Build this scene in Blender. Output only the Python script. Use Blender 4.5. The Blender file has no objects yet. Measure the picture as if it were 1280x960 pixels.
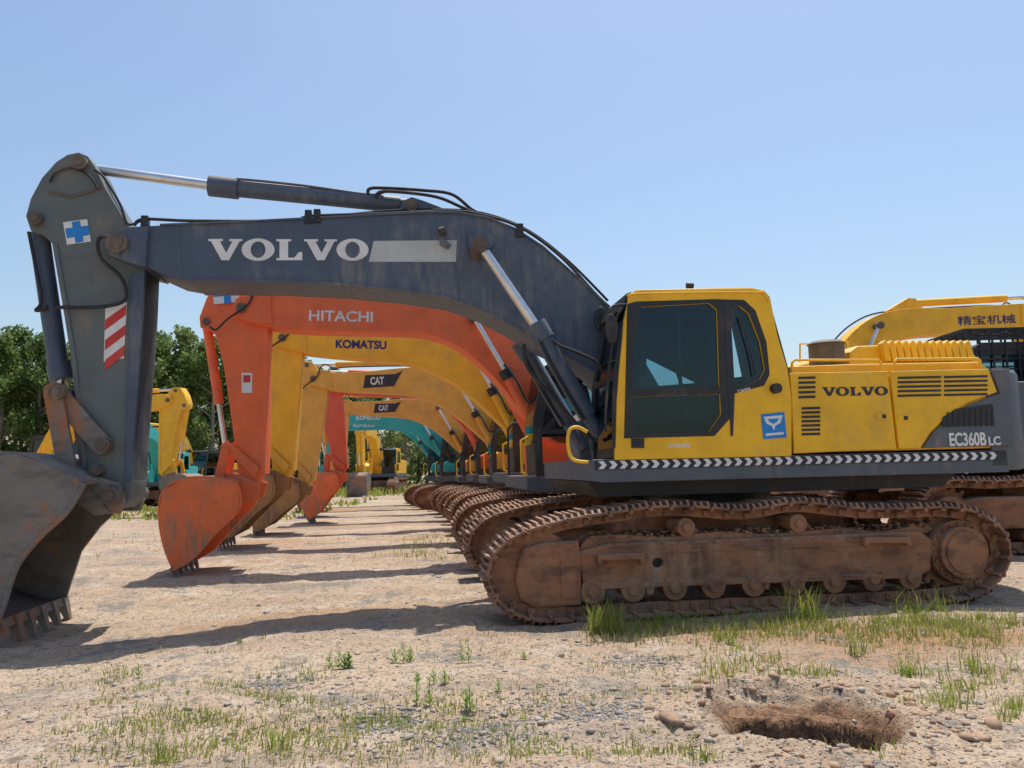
import bpy, math, random
import numpy as np
from mathutils import Vector, Matrix, noise
R=random.Random(7)
sc=bpy.context.scene
sc.view_settings.view_transform='Standard'; sc.view_settings.look='None'; sc.view_settings.exposure=0
# ---------------------------------------------------------------- camera
F=980.0; PIT=math.radians(6.17); ROL=math.radians(1.4); EYE=1.40
f_=Vector((0,math.cos(PIT),math.sin(PIT))); r0=Vector((1,0,0)); u0=Vector((0,-math.sin(PIT),math.cos(PIT)))
r_=r0*math.cos(ROL)-u0*math.sin(ROL); u_=u0*math.cos(ROL)+r0*math.sin(ROL)
cam=bpy.data.cameras.new("camera"); co=bpy.data.objects.new("camera",cam); sc.collection.objects.link(co)
m=Matrix.Identity(4)
for i in range(3):
    m[i][0]=r_[i]; m[i][1]=u_[i]; m[i][2]=-f_[i]
m[2][3]=EYE
co.matrix_world=m; cam.sensor_width=36; cam.lens=F/1280*36; cam.clip_start=0.05; cam.clip_end=6000
sc.camera=co
# ---------------------------------------------------------------- row frame: x = rearwards along machine, y = lateral, z up
YAW=math.radians(7.0)
FR=Matrix.Translation((0,7.3,0))@Matrix.Rotation(YAW,4,'Z')
FRi=FR.inverted()
def T(px,py,L):
    """side-elevation survey: photo measurement -> metres (x,z) on machine's vertical side plane y=L"""
    d=f_*F+r_*(px-640)+u_*(480-py)
    o=FRi@Vector((0,0,EYE)); dd=FRi.to_3x3()@d
    t=(L-o.y)/dd.y
    p=o+dd*t
    return (p.x,p.z)
def S(pts,L): return [T(a,b,L) for a,b in pts]
# ---------------------------------------------------------------- materials
def newmat(n):
    m=bpy.data.materials.new(n); m.use_nodes=True
    nt=m.node_tree; b=nt.nodes['Principled BSDF']; return m,nt,b
def setc(s,c): s.default_value=(c[0],c[1],c[2],1)
def mixc(nt,fac,a,b,mode='MIX'):
    x=nt.nodes.new('ShaderNodeMix'); x.data_type='RGBA'; x.blend_type=mode
    if isinstance(fac,float): x.inputs[0].default_value=fac
    else: nt.links.new(fac,x.inputs[0])
    for i,v in ((6,a),(7,b)):
        if isinstance(v,tuple): setc(x.inputs[i],v)
        else: nt.links.new(v,x.inputs[i])
    return x.outputs[2]
def noi(nt,vec,scale,detail=5,rough=0.6):
    x=nt.nodes.new('ShaderNodeTexNoise'); x.inputs['Scale'].default_value=scale; x.inputs['Detail'].default_value=detail
    x.inputs['Roughness'].default_value=rough
    nt.links.new(vec,x.inputs['Vector']); return x.outputs['Fac']
def ramp(nt,fac,p0,p1,c0=(0,0,0),c1=(1,1,1)):
    x=nt.nodes.new('ShaderNodeValToRGB'); x.color_ramp.elements[0].position=p0; x.color_ramp.elements[1].position=p1
    x.color_ramp.elements[0].color=(*c0,1); x.color_ramp.elements[1].color=(*c1,1)
    nt.links.new(fac,x.inputs[0]); return x.outputs[0]
def bump(nt,b,h,st,dist):
    x=nt.nodes.new('ShaderNodeBump'); x.inputs['Strength'].default_value=st; x.inputs['Distance'].default_value=dist
    nt.links.new(h,x.inputs['Height']); nt.links.new(x.outputs[0],b.inputs['Normal'])
def objv(nt,sc3=(1,1,1)):
    t=nt.nodes.new('ShaderNodeTexCoord'); mp=nt.nodes.new('ShaderNodeMapping'); mp.inputs['Scale'].default_value=sc3
    nt.links.new(t.outputs['Object'],mp.inputs[0]); return mp.outputs[0]
DUST=(0.36,0.27,0.19)
def paint(n,c,rough=0.42,dirt=0.35,dust=DUST,metal=0.0,bs=0.15,low=0.5,high=0.75,top=0.0,dark=None):
    m,nt,b=newmat(n); v=objv(nt)
    a=noi(nt,v,1.3,5,0.65); s=noi(nt,objv(nt,(7,7,1.2)),2.0,3,0.6)
    c2=tuple(x*0.8 for x in c)
    base=mixc(nt,ramp(nt,noi(nt,v,3.0,3),0.35,0.7),c,c2)
    if dark: base=mixc(nt,ramp(nt,noi(nt,objv(nt,(1,1,2.2)),2.6,5,.7),0.45,0.6),base,dark)
    mul=nt.nodes.new('ShaderNodeMath'); mul.operation='MULTIPLY'
    nt.links.new(ramp(nt,a,low,high),mul.inputs[0]); nt.links.new(ramp(nt,s,0.35,0.7),mul.inputs[1])
    mu2=nt.nodes.new('ShaderNodeMath'); mu2.operation='MULTIPLY'; mu2.inputs[1].default_value=dirt*2
    mu2.use_clamp=True
    nt.links.new(mul.outputs[0],mu2.inputs[0])
    col=mixc(nt,mu2.outputs[0],base,dust)
    fine=noi(nt,v,22,4,.75)
    sc2=ramp(nt,fine,.6,.68); m3=nt.nodes.new('ShaderNodeMath'); m3.operation='MULTIPLY'; m3.inputs[1].default_value=min(.7,dirt)
    nt.links.new(sc2,m3.inputs[0]); col=mixc(nt,m3.outputs[0],col,tuple(x*.7 for x in dust))
    if top:
        g=nt.nodes.new('ShaderNodeNewGeometry'); sx=nt.nodes.new('ShaderNodeSeparateXYZ'); nt.links.new(g.outputs['Normal'],sx.inputs[0])
        mr=nt.nodes.new('ShaderNodeMapRange'); mr.inputs[1].default_value=.25; mr.inputs[2].default_value=.85; mr.inputs[4].default_value=top
        nt.links.new(sx.outputs[2],mr.inputs[0]); col=mixc(nt,mr.outputs[0],col,(0.47,0.345,0.245))
    nt.links.new(col,b.inputs['Base Color'])
    rr=nt.nodes.new('ShaderNodeMapRange'); rr.inputs[3].default_value=rough; rr.inputs[4].default_value=min(1,rough+0.35)
    nt.links.new(a,rr.inputs[0]); nt.links.new(rr.outputs[0],b.inputs['Roughness'])
    b.inputs['Metallic'].default_value=metal
    bump(nt,b,fine,bs,0.006)
    return m
YEL=paint('machine_yellow_paint',(0.97,0.54,0.014),0.36,0.25,top=.35)
CHAR=paint('charcoal_paint',(0.10,0.12,0.145),0.42,0.3,top=.4)
BOOMC=paint('slate_boom_paint',(0.072,0.098,0.145),0.36,0.5,dust=(0.24,0.235,0.22),top=.3,low=.46,high=.72)
ARMC=paint('slate_arm_paint',(0.13,0.155,0.155),0.48,0.6,dust=(0.28,0.21,0.16))
BUCK=paint('worn_bucket_steel',(0.215,0.195,0.17),0.45,0.8,dust=(0.36,0.14,0.055),bs=0.5,low=0.5,high=0.6,dark=(.13,.12,.11))
RUST=paint('dusty_rust_steel',(0.35,0.165,0.085),0.8,0.6,dust=(0.44,0.30,0.21),bs=0.9,top=.8,dark=(.17,.085,.05))
TRK=paint('track_steel',(0.34,0.165,0.09),0.6,0.7,dust=(0.46,0.33,0.24),bs=0.9,top=.35,dark=(.15,.075,.045))
BLK=paint('black_rubber',(0.025,0.025,0.028),0.55,0.25)
BLKP=paint('black_paint',(0.02,0.022,0.025),0.35,0.15)
PIN=paint('pin_steel',(0.13,0.10,0.08),0.5,0.7)
CHR=paint('chrome_rod',(0.75,0.75,0.75),0.15,0.05,metal=1.0,bs=0.02)
WHT=paint('white_vinyl',(0.8,0.8,0.78),0.5,0.2)
GRV=paint('faded_plate',(0.55,0.57,0.55),0.5,0.3,dust=(0.3,0.32,0.32))
BLU=paint('blue_vinyl',(0.02,0.25,0.68),0.5,0.08)
REDV=paint('red_vinyl',(0.6,0.05,0.04),0.5,0.15)
DKT=paint('dark_lettering',(0.03,0.035,0.05),0.5,0.1)
NAVY=paint('navy_lettering',(0.02,0.03,0.15),0.5,0.1)
ORG=paint('orange_paint',(0.92,0.17,0.05),0.4,0.3,dust=(.5,.22,.12))
ORB=paint('orange_bucket_paint',(0.88,0.19,0.06),0.5,0.7,dust=(.36,.2,.12),low=.45,high=.62)
RED=paint('red_orange_paint',(0.78,0.12,0.055),0.42,0.35,dust=(.5,.22,.12))
KYE=paint('amber_paint',(0.92,0.50,0.025),0.42,0.25)
CYE=paint('ochre_paint',(0.82,0.43,0.08),0.45,0.35)
YBK=paint('yellow_brown_bucket',(0.42,0.23,0.08),0.55,0.9,dust=(.22,.13,.08),low=.38,high=.58)
TEAL=paint('teal_paint',(0.03,0.44,0.44),0.42,0.2)
SEAT=paint('seat_fabric',(0.05,0.055,0.07),0.9,0.1)
def glassm():
    m,nt,b=newmat('cab_glass'); nt.nodes.remove(b); out=nt.nodes['Material Output']
    t=nt.nodes.new('ShaderNodeBsdfTransparent'); setc(t.inputs[0],(0.6,0.74,0.79))
    g=nt.nodes.new('ShaderNodeBsdfGlossy'); g.inputs['Roughness'].default_value=0.02; setc(g.inputs[0],(0.85,0.95,1))
    fr=nt.nodes.new('ShaderNodeFresnel'); fr.inputs[0].default_value=1.45
    mx=nt.nodes.new('ShaderNodeMixShader'); nt.links.new(fr.outputs[0],mx.inputs[0]); nt.links.new(t.outputs[0],mx.inputs[1]); nt.links.new(g.outputs[0],mx.inputs[2])
    nt.links.new(mx.outputs[0],out.inputs[0]); return m
GLS=glassm()
# ---------------------------------------------------------------- geometry helpers
def root(name,M=Matrix.Identity(4)):
    e=bpy.data.objects.new(name,None); sc.collection.objects.link(e); e.matrix_world=M; e.empty_display_size=0.3; return e
def put(name,parent,me,mat):
    o=bpy.data.objects.new(name,me); sc.collection.objects.link(o)
    if parent: o.parent=parent
    if len(me.materials)==0: me.materials.append(None)
    o.material_slots[0].link='OBJECT'; o.material_slots[0].material=mat
    return o
def smooth(me,ang=35):
    me.polygons.foreach_set('use_smooth',[True]*len(me.polygons)); me.set_sharp_from_angle(angle=math.radians(ang)); return me
def m_prism(loops,y0,y1,bev=0.0,axis='Y'):
    if not isinstance(loops[0],list): loops=[loops]
    cu=bpy.data.curves.new('c','CURVE'); cu.dimensions='2D'; cu.fill_mode='BOTH'
    for lp in loops:
        s=cu.splines.new('POLY'); s.points.add(len(lp)-1); s.use_cyclic_u=True
        for i,p in enumerate(lp): s.points[i].co=(p[0],p[1],0,1)
    h=abs(y1-y0)/2
    cu.extrude=max(h-bev,0.0002); cu.bevel_depth=bev; cu.bevel_resolution=1; cu.offset=-bev
    o=bpy.data.objects.new('c',cu); me=bpy.data.meshes.new_from_object(o)
    bpy.data.objects.remove(o); bpy.data.curves.remove(cu)
    yc=(y0+y1)/2
    if axis=='Y': me.transform(Matrix.Translation((0,yc,0))@Matrix.Rotation(math.pi/2,4,'X'))
    else: me.transform(Matrix.Translation((0,0,yc)))
    me.materials.clear()
    return smooth(me)
def prism(n,par,loops,y0,y1,mat,bev=0.0,axis='Y'): return put(n,par,m_prism(loops,y0,y1,bev,axis),mat)
def m_cyl(p0,p1,r,n=24,r2=None):
    p0=Vector(p0);p1=Vector(p1);d=p1-p0;r2=r if r2 is None else r2
    q=d.to_track_quat('Z','Y').to_matrix(); vs=[];fs=[]
    for k,(p,rr) in enumerate(((p0,r),(p1,r2))):
        for i in range(n):
            a=2*math.pi*i/n; vs.append(p+q@Vector((rr*math.cos(a),rr*math.sin(a),0)))
    for i in range(n): j=(i+1)%n; fs.append((i,j,n+j,n+i))
    fs.append(tuple(range(n-1,-1,-1))); fs.append(tuple(range(n,2*n)))
    me=bpy.data.meshes.new('m'); me.from_pydata(vs,[],fs); return smooth(me)
def cyl(n,par,p0,p1,r,mat,seg=24,r2=None): return put(n,par,m_cyl(p0,p1,r,seg,r2),mat)
def catmull(P,n=6,closed=False):
    P=[Vector(p) for p in P]; N=len(P); out=[]
    for i in range(N if closed else N-1):
        g=lambda k:P[k%N] if closed else P[max(0,min(N-1,k))]
        a,b,c,d=g(i-1),g(i),g(i+1),g(i+2)
        for k in range(n):
            t=k/n; out.append(0.5*((2*b)+(c-a)*t+(2*a-5*b+4*c-d)*t*t+(3*b-a-3*c+d)*t**3))
    if not closed: out.append(P[-1])
    return out
def sm2(lp,n=3): return [(p.x,p.z) for p in catmull([(a,0,b) for a,b in lp],n,True)]
def m_tube(pts,r,curved=True):
    if curved: pts=catmull(pts,6)
    cu=bpy.data.curves.new('t','CURVE'); cu.dimensions='3D'; cu.bevel_depth=r; cu.bevel_resolution=2; cu.use_fill_caps=True
    s=cu.splines.new('POLY'); s.points.add(len(pts)-1)
    for i,p in enumerate(pts): s.points[i].co=(*p,1)
    o=bpy.data.objects.new('t',cu); me=bpy.data.meshes.new_from_object(o)
    bpy.data.objects.remove(o); bpy.data.curves.remove(cu); me.materials.clear(); return smooth(me,60)
def tube(n,par,pts,r,mat,curved=True): return put(n,par,m_tube(pts,r,curved),mat)
class Acc:
    def __init__(s): s.v=[];s.f=[]
    def box(s,c,ax,ay,az,tap=1.0):
        c=Vector(c);ax=Vector(ax);ay=Vector(ay);az=Vector(az);b=len(s.v)
        for i in(-1,1):
            for j in(-1,1):
                for k in(-1,1):
                    t=tap if k==1 else 1
                    s.v.append(c+ax*i*t+ay*j*t+az*k)
        for q in((0,1,3,2),(4,6,7,5),(0,4,5,1),(2,3,7,6),(0,2,6,4),(1,5,7,3)): s.f.append(tuple(b+x for x in q))
    def mesh(s):
        me=bpy.data.meshes.new('a'); me.from_pydata(s.v,[],s.f); me.update()
        import bmesh
        b=bmesh.new(); b.from_mesh(me); bmesh.ops.recalc_face_normals(b,faces=b.faces); b.to_mesh(me); b.free(); return me
def boxm(x0,x1,y0,y1,z0,z1):
    a=Acc(); a.box(((x0+x1)/2,(y0+y1)/2,(z0+z1)/2),((x1-x0)/2,0,0),(0,(y1-y0)/2,0),(0,0,(z1-z0)/2)); return a.mesh()
def box(n,par,x0,x1,y0,y1,z0,z1,mat,bev=0.0):
    o=put(n,par,boxm(x0,x1,y0,y1,z0,z1),mat)
    if bev:
        b=o.modifiers.new('b','BEVEL'); b.width=bev; b.segments=3
    return o
def circ(cx,cz,r,n=24,ry=None): 
    ry=r if ry is None else ry
    return [(cx+r*math.cos(2*math.pi*i/n),cz+ry*math.sin(2*math.pi*i/n)) for i in range(n)]
def np_mesh(name,V,Fs,n):
    me=bpy.data.meshes.new(name); me.vertices.add(len(V)); me.vertices.foreach_set('co',np.asarray(V,dtype=np.float32).ravel())
    me.loops.add(len(Fs)*n); me.loops.foreach_set('vertex_index',np.asarray(Fs,dtype=np.int32).ravel())
    me.polygons.add(len(Fs)); me.polygons.foreach_set('loop_start',np.arange(0,len(Fs)*n,n,dtype=np.int32))
    me.update(calc_edges=True); return me
t=(1+5**.5)/2
iv=np.array([(-1,t,0),(1,t,0),(-1,-t,0),(1,-t,0),(0,-1,t),(0,1,t),(0,-1,-t),(0,1,-t),(t,0,-1),(t,0,1),(-t,0,-1),(-t,0,1)],float)/1.9
ifc=np.array([(0,11,5),(0,5,1),(0,1,7),(0,7,10),(0,10,11),(1,5,9),(5,11,4),(11,10,2),(10,7,6),(7,1,8),(3,9,4),(3,4,2),(3,2,6),(3,6,8),(3,8,9),(4,9,5),(2,4,11),(6,2,10),(8,6,7),(9,8,1)])
rs=np.random.RandomState(3)
def clods(pts):
    Vs=[];Fs=[]
    for i,(x,y,z,s) in enumerate(pts):
        q=iv*(1+rs.uniform(-.35,.35,(12,1)))*np.array([s*rs.uniform(.7,1.6),s*rs.uniform(.7,1.3),s*rs.uniform(.4,.8)])
        Vs.append(q+np.array([x,y,z])); Fs.append(ifc+12*i)
    return np_mesh('clods',np.concatenate(Vs),np.concatenate(Fs),3)
# lettering
def letters_loops(word):
    V=[(0,1),(.46,1),(.46,.9),(.37,.9),(.57,.34),(.77,.9),(.67,.9),(.67,1),(1.08,1),(1.08,.9),(1.0,.9),(.66,0),(.42,0),(.08,.9),(0,.9)]
    Lx=[(0,1),(.48,1),(.48,.9),(.38,.9),(.38,.12),(.58,.12),(.72,.38),(.84,.38),(.84,0),(0,0),(0,.1),(.1,.1),(.1,.9),(0,.9)]
    out=[];x=0
    for ch in word:
        if ch=='V': out.append([(x+a,b) for a,b in V]); x+=1.06
        elif ch=='L': out.append([(x+a,b) for a,b in Lx]); x+=.9
        else:
            out.append([(x+.53+.53*math.cos(t*math.pi/16),.5+.53*math.sin(t*math.pi/16)) for t in range(32)])
            out.append([(x+.53+.24*math.cos(t*math.pi/16),.5+.39*math.sin(t*math.pi/16)) for t in range(32)]); x+=1.12
    return out,x
def slab_word(n,par,word,p0,p1,h,y,mat):
    lo,w=letters_loops(word); dx=p1[0]-p0[0];dz=p1[1]-p0[1];L=math.hypot(dx,dz);c,s=dx/L,dz/L;k=L/w
    return prism(n,par,[[(p0[0]+a*k*c-b*h*s,p0[1]+a*k*s+b*h*c) for a,b in lp] for lp in lo],y-0.004,y,mat)
def m_text(word,p0,p1,h,y,bold=0.02,shear=0.0):
    cu=bpy.data.curves.new('t','FONT'); cu.body=word; cu.extrude=0.01; cu.offset=bold; cu.shear=shear
    o=bpy.data.objects.new('t',cu); me=bpy.data.meshes.new_from_object(o)
    bpy.data.objects.remove(o); bpy.data.curves.remove(cu)
    n=len(me.vertices); a=np.zeros(n*3); me.vertices.foreach_get('co',a); a=a.reshape(-1,3)
    mn=a.min(0);mx=a.max(0); dx=p1[0]-p0[0];dz=p1[1]-p0[1];L=math.hypot(dx,dz);c,s=dx/L,dz/L
    X=(a[:,0]-mn[0])/(mx[0]-mn[0])*L; Y=(a[:,1]-mn[1])/(mx[1]-mn[1])*h; Z=(a[:,2]-mn[2])/(mx[2]-mn[2])*0.004
    b=np.stack([p0[0]+X*c-Y*s, y-Z, p0[1]+X*s+Y*c],1)
    me.vertices.foreach_set('co',b.ravel()); me.update(); me.materials.clear(); return me
def text(n,par,word,p0,p1,h,y,mat,**k): return put(n,par,m_text(word,p0,p1,h,y,**k),mat)
# track belt
def m_track(path,y0,y1,pitch=0.2):
    P=catmull([(a,0,b) for a,b in path],10,True); P.append(P[0])
    seg=[(P[i+1]-P[i]).length for i in range(len(P)-1)]; tot=sum(seg); N=round(tot/pitch); st=tot/N
    C=sum(P[:-1],Vector())/len(P[:-1]); A=Acc(); pos=[];i=0;acc=0
    rr=random.Random(4)
    for k in range(N):
        s=k*st
        while acc+seg[i]<s: acc+=seg[i]; i+=1
        q=P[i].lerp(P[i+1],(s-acc)/seg[i]); pos.append(q+Vector((rr.uniform(-.004,.004),0,rr.uniform(-.004,.004))))
    yc=(y0+y1)/2; hw=(y1-y0)/2; Y=Vector((0,1,0))
    for k in range(N):
        a,b=pos[k],pos[(k+1)%N]; t=(b-a).normalized(); n=Vector((-t.z,0,t.x)); c=(a+b)/2
        if n.dot(c-C)<0: n=-n
        c=c+Vector((0,yc+rr.uniform(-.005,.005),0)); hl=st/2
        A.box(c,t*(hl*0.9),Y*hw,n*0.011)
        for q,hh in((-0.8,0.024),(-0.15,0.018),(0.5,0.018)): A.box(c+t*hl*q+n*(0.01+hh),t*0.013,Y*hw,n*hh,0.85)
        A.box(c-n*0.022+t*hl*0.85,t*0.02,Y*hw,n*0.014)
        for yy in(-0.13,0.13):
            A.box(c+Y*yy-n*0.055,t*(hl*1.05),Y*0.022,n*0.045)
            A.box(c+Y*(yy*1.25)-n*0.06+t*hl*0.9,t*(0.035),Y*0.016,n*0.03)
        A.box(c+t*hl-n*0.06,t*0.022,Y*0.19,n*0.022)
        for yy in (-hw*0.3,hw*0.3):
            for tt in(-.4,.25): A.box(c+Y*yy*1.2+t*hl*tt+n*0.018,t*0.012,Y*0.012,n*0.01)
    return A.mesh()
def m_gear(cx,cz,r0,r1,n,y0,y1):
    pts=[]
    for i in range(n):
        a=2*math.pi*i/n
        for da,r in((-.3,r0),(-.13,r1),(.13,r1),(.3,r0)):
            t=a+da*2*math.pi/n; pts.append((cx+r*math.cos(t),cz+r*math.sin(t)))
    return m_prism([pts],y0,y1,0.005)
def wheel(n,par,x,z,r,y0,y1,mat,hub=True):
    g=root(n); g.parent=par
    cyl('tread',g,(x,y0+.03,z),(x,y1,z),r,mat,32)
    if hub:
        cyl('flange',g,(x,y0,z),(x,y0+.03,z),r*1.15,mat,32); cyl('hub_cap',g,(x,y0-.03,z),(x,y0,z),r*.5,mat,20)
    return g
def bucket(par,back,edge,y0,y1,mat,teeth=5,ts=1.0,name='bucket',tdir=None):
    g=root(name); g.parent=par
    prism('side_plate_near',g,[back+edge],y0,y0+.035*ts,mat,0.006)
    prism('side_plate_far',g,[back+edge],y1-.035*ts,y1,mat,0.006)
    e3=[(back[-1][0],y0-.004,back[-1][1])]+[(a,y0-.004,b) for a,b in edge]+[(back[0][0],y0-.004,back[0][1])]
    tube('edge_reinforcement',g,e3,.022*ts,mat)
    bb=catmull([(a,0,b) for a,b in back],4)
    vs=[];fs=[]
    for p in bb: vs+= [(p.x,y0+.01,p.z),(p.x,y1-.01,p.z)]
    for i in range(len(bb)-1): fs.append((2*i,2*i+2,2*i+3,2*i+1))
    me=bpy.data.meshes.new('s'); me.from_pydata(vs,[],fs); smooth(me,60)
    o=put('curved_shell',g,me,mat); s=o.modifiers.new('s','SOLIDIFY'); s.thickness=0.03*ts; s.offset=0
    tip=Vector((bb[-1].x,0,bb[-1].z)); pv=Vector((bb[-6].x,0,bb[-6].z)); d=(tip-pv).normalized()
    if tdir: d=Vector((tdir[0],0,tdir[1])).normalized()
    nn=Vector((-d.z,0,d.x))
    A=Acc()
    A.box(tip-d*.02*ts+Vector((0,(y0+y1)/2,0)),(0,(y1-y0)/2+.012,0),nn*.025*ts,d*.04*ts)
    for i in range(teeth):
        y=y0+.06*ts+(y1-y0-.12*ts)*i/(teeth-1)
        A.box(tip+d*.07*ts+Vector((0,y,0)),(0,.055*ts,0),nn*.05*ts,d*.12*ts,0.35)
    put('cutting_edge_and_teeth',g,A.mesh(),BUCK)
    return g
# ================================================================ MAIN EXCAVATOR
ex=root('excavator',FR)
# --- tracks
tp=S([(640,766),(690,777),(800,771),(900,766),(1000,761),(1100,757),(1190,751),(1238,738),(1264,700),(1257,664),(1225,641),(1180,634),(1090,636),(1000,628),(930,638),(850,632),(770,640),(700,652),(645,670),(615,697),(612,734)],0)
mt=m_track(tp,0,.6,.2)
put('track_near',ex,mt,TRK); o=put('track_far',ex,mt,TRK); o.location=(0,2.74,0)
for tag,oy,sg in(('near',0,1),('far',2.74,1)):
    g=root('track_frame_'+tag); g.parent=ex; g.location=(0,oy,0)
    if tag=='far': g.scale=(1,-1,1); g.location=(0,3.34,0)
    prism('side_beam',g,[S([(722,690),(760,680),(1150,664),(1166,675),(1164,712),(1150,722),(730,736)],.12),circ(*T(823,704,.12),.055,12,.045)],.12,.46,RUST,.02)
    prism('beam_inner',g,S([(735,690),(1150,672),(1150,715),(735,730)],.2),.2,.4,BLKP)
    prism('top_mud_ledge',g,sm2(S([(735,672),(780,668),(830,671),(900,664),(960,667),(1050,660),(1100,664),(1150,656),(1155,666),(1000,676),(760,688),(725,692)],.2)),.17,.5,TRK,.01)
    prism('bottom_rail',g,S([(728,730),(1150,716),(1150,722),(728,737)],.1),.095,.15,RUST,.004)
    prism('beam_seam',g,S([(724,692),(1160,676),(1160,679),(724,695)],.1),.108,.125,RUST,.002)
    prism('idler_yoke',g,S([(648,700),(655,686),(680,678),(724,676),(727,700),(727,757),(668,760),(650,750),(644,725)],.09),.09,.48,RUST,.03)
    prism('idler_guard_plate',g,S([(700,690),(720,689),(722,748),(702,750)],.08),.078,.1,RUST,.008)
    prism('step_plate_rear',g,S([(1082,672),(1138,672),(1140,682),(1136,682),(1133,679),(1088,679),(1085,684),(1081,682)],.03),.03,.14,RUST,.004)
    prism('step_plate_front',g,S([(748,694),(806,692),(807,706),(802,706),(800,699),(754,701),(753,707),(748,706)],.03),.03,.14,RUST,.004)
    mud=[]
    for i in range(420):
        px=rs.uniform(735,1155); q=T(px,669-(px-735)*.032,.2); mud.append((q[0],rs.uniform(.14,.5),q[1]+rs.uniform(-.04,.015),rs.uniform(.008,.032)))
    for i in range(200):
        px=rs.uniform(735,1155); q=T(px,682-(px-735)*.03,.12); mud.append((q[0],rs.uniform(.115,.16),q[1]+rs.uniform(-.01,.012),rs.uniform(.005,.016)))
    for i in range(160):
        px=rs.uniform(735,1150); q=T(px,735-(px-735)*.035,.1); mud.append((q[0],rs.uniform(.1,.16),q[1]+rs.uniform(-.012,.012),rs.uniform(.006,.018)))
    put('caked_mud',g,clods(mud),TRK)
    for i in (1,4,7):
        prism('roller_guard_%d'%i,g,S([(758+48*i,728-2*i),(770+48*i,727-2*i),(768+48*i,744-2*i),(760+48*i,745-2*i)],.13),.10,.14,RUST,.004)
    for i,x in enumerate((740,790,842,890,940,989,1040,1089,1135)):
        p=T(x,738-(x-740)*.042,.15); wheel('bottom_roller_%d'%i,g,p[0],p[1],.10,.10,.46,RUST)
    for i,(x,y) in enumerate(((857,659),(997,654))):
        p=T(x,y,.1); wheel('carrier_roller_%d'%i,g,p[0],p[1],.075,.08,.46,RUST)
        prism('carrier_bracket_%d'%i,g,S([(x+4,y-3),(x+12,y+2),(x+22,y+22),(x-22,y+22),(x-10,y+4)],.3),.24,.3,RUST)
    ic=T(668,718,.2); wheel('front_idler',g,ic[0],ic[1],.36,.16,.44,RUST)
    sp=T(1202,690,.1)
    put('drive_sprocket',g,m_gear(sp[0],sp[1],.36,.43,21,.24,.33),RUST)
    cyl('motor_housing',g,(sp[0],.12,sp[1]),(sp[0],.5,sp[1]),.31,RUST,32)
    cyl('motor_hub',g,(sp[0],.05,sp[1]),(sp[0],.12,sp[1]),.25,RUST,32)
    cyl('motor_cover',g,(sp[0],.03,sp[1]),(sp[0],.05,sp[1]),.2,RUST,32)
    A=Acc()
    for i in range(20):
        t=i*math.pi/10; A.box((sp[0]+.28*math.cos(t),.113,sp[1]+.28*math.sin(t)),(.014,0,0),(0,.014,0),(0,0,.014))
    put('hub_bolts',g,A.mesh(),RUST)
box('car_body',ex,1.5,3.5,.5,2.84,.5,.92,RUST,.05)
cyl('swing_ring',ex,(2.45,1.67,.9),(2.45,1.67,1.27),.72,BLKP,48)
# --- deck
d0=T(742,606,.2); d1=T(1262,588,.2); dt0=T(742,577,.2); dt1=T(1262,560,.2)
zb=(d0[1]+d1[1])/2; zt=(dt0[1]+dt1[1])/2; xa=d0[0]; xb=d1[0]
prism('deck_skirt',ex,[[(xa,zb+.02),(xa+.1,zb),(xb,zb),(xb,zt),(xa,zt)]],.2,3.14,CHAR,.012)
prism('deck_edge_band',ex,[[(xa+.02,zt-.10),(xb-.03,zt-.10),(xb-.03,zt-.01),(xa+.02,zt-.01)]],.19,.2,DKT)
x=xa+.05
ch=[]
while x<xb-.14:
    z0,z1=zt-.093,zt-.017; zm=(z0+z1)/2
    ch.append([(x,z0),(x+.05,z0),(x+.085,zm),(x+.05,z1),(x,z1),(x+.035,zm)]); x+=.105
prism('chevron_tape',ex,ch,.187,.1905,WHT)
prism('under_deck_frame',ex,[[(.9,1.1),(4.6,1.1),(4.8,zb+.01),(.8,zb+.01)]],.5,2.8,BLKP)
# --- cab
cab=root('cab'); cab.parent=ex
Lc=.17
outer=S([(792,364),(800,362),(940,360),(956,363),(963,371),(972,418),(985,462),(990,500),(990,570),(769,575),(771,500),(774,460),(780,400),(786,372)],Lc)
w1=S([(800,384),(886,379),(896,387),(899,484),(791,487),(791,440)],Lc)
w2=S([(790,496),(900,493),(901,518),(886,540),(792,543)],Lc)
w3=S([(913,388),(925,383),(936,392),(950,428),(956,462),(950,474),(930,484),(918,480)],Lc)
prism('side_frame_near',cab,[outer,w1,w2,w3],Lc,Lc+.06,YEL,.012)
blk=S([(784,380),(795,377),(893,374),(930,375),(944,388),(958,428),(962,468),(955,482),(918,492),(915,520),(893,545),(780,548),(782,470)],Lc)
prism('door_seal_frame',cab,[blk,w1,w2,w3],Lc-.006,Lc+.001,BLKP,.002)
sh=lambda lp,k=1.03:[( (p[0]-sum(q[0] for q in lp)/len(lp))*k+sum(q[0] for q in lp)/len(lp),(p[1]-sum(q[1] for q in lp)/len(lp))*k+sum(q[1] for q in lp)/len(lp)) for p in lp]
for i,w in enumerate((w1,w2,w3)): prism('side_glass_%d'%i,cab,sh(w),Lc+.02,Lc+.026,GLS)
prism('window_sash',cab,S([(847,382),(851,382),(853,486),(849,486)],Lc+.03),Lc+.03,Lc+.05,BLKP)
prism('side_frame_far',cab,[outer,S([(806,386),(868,382),(874,478),(800,484),(798,440)],1.1),S([(888,382),(925,380),(938,420),(944,470),(892,476)],1.1)],1.12,1.18,BLKP,.012)
prism('far_glass',cab,S([(798,382),(942,377),(960,462),(960,522),(790,532),(789,440)],Lc),1.145,1.15,GLS)
prism('door_gap',cab,S([(904,376),(908,376),(914,486),(918,492),(916,545),(913,545),(911,492),(909,480)],Lc),Lc-.009,Lc-.005,DKT)
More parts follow.
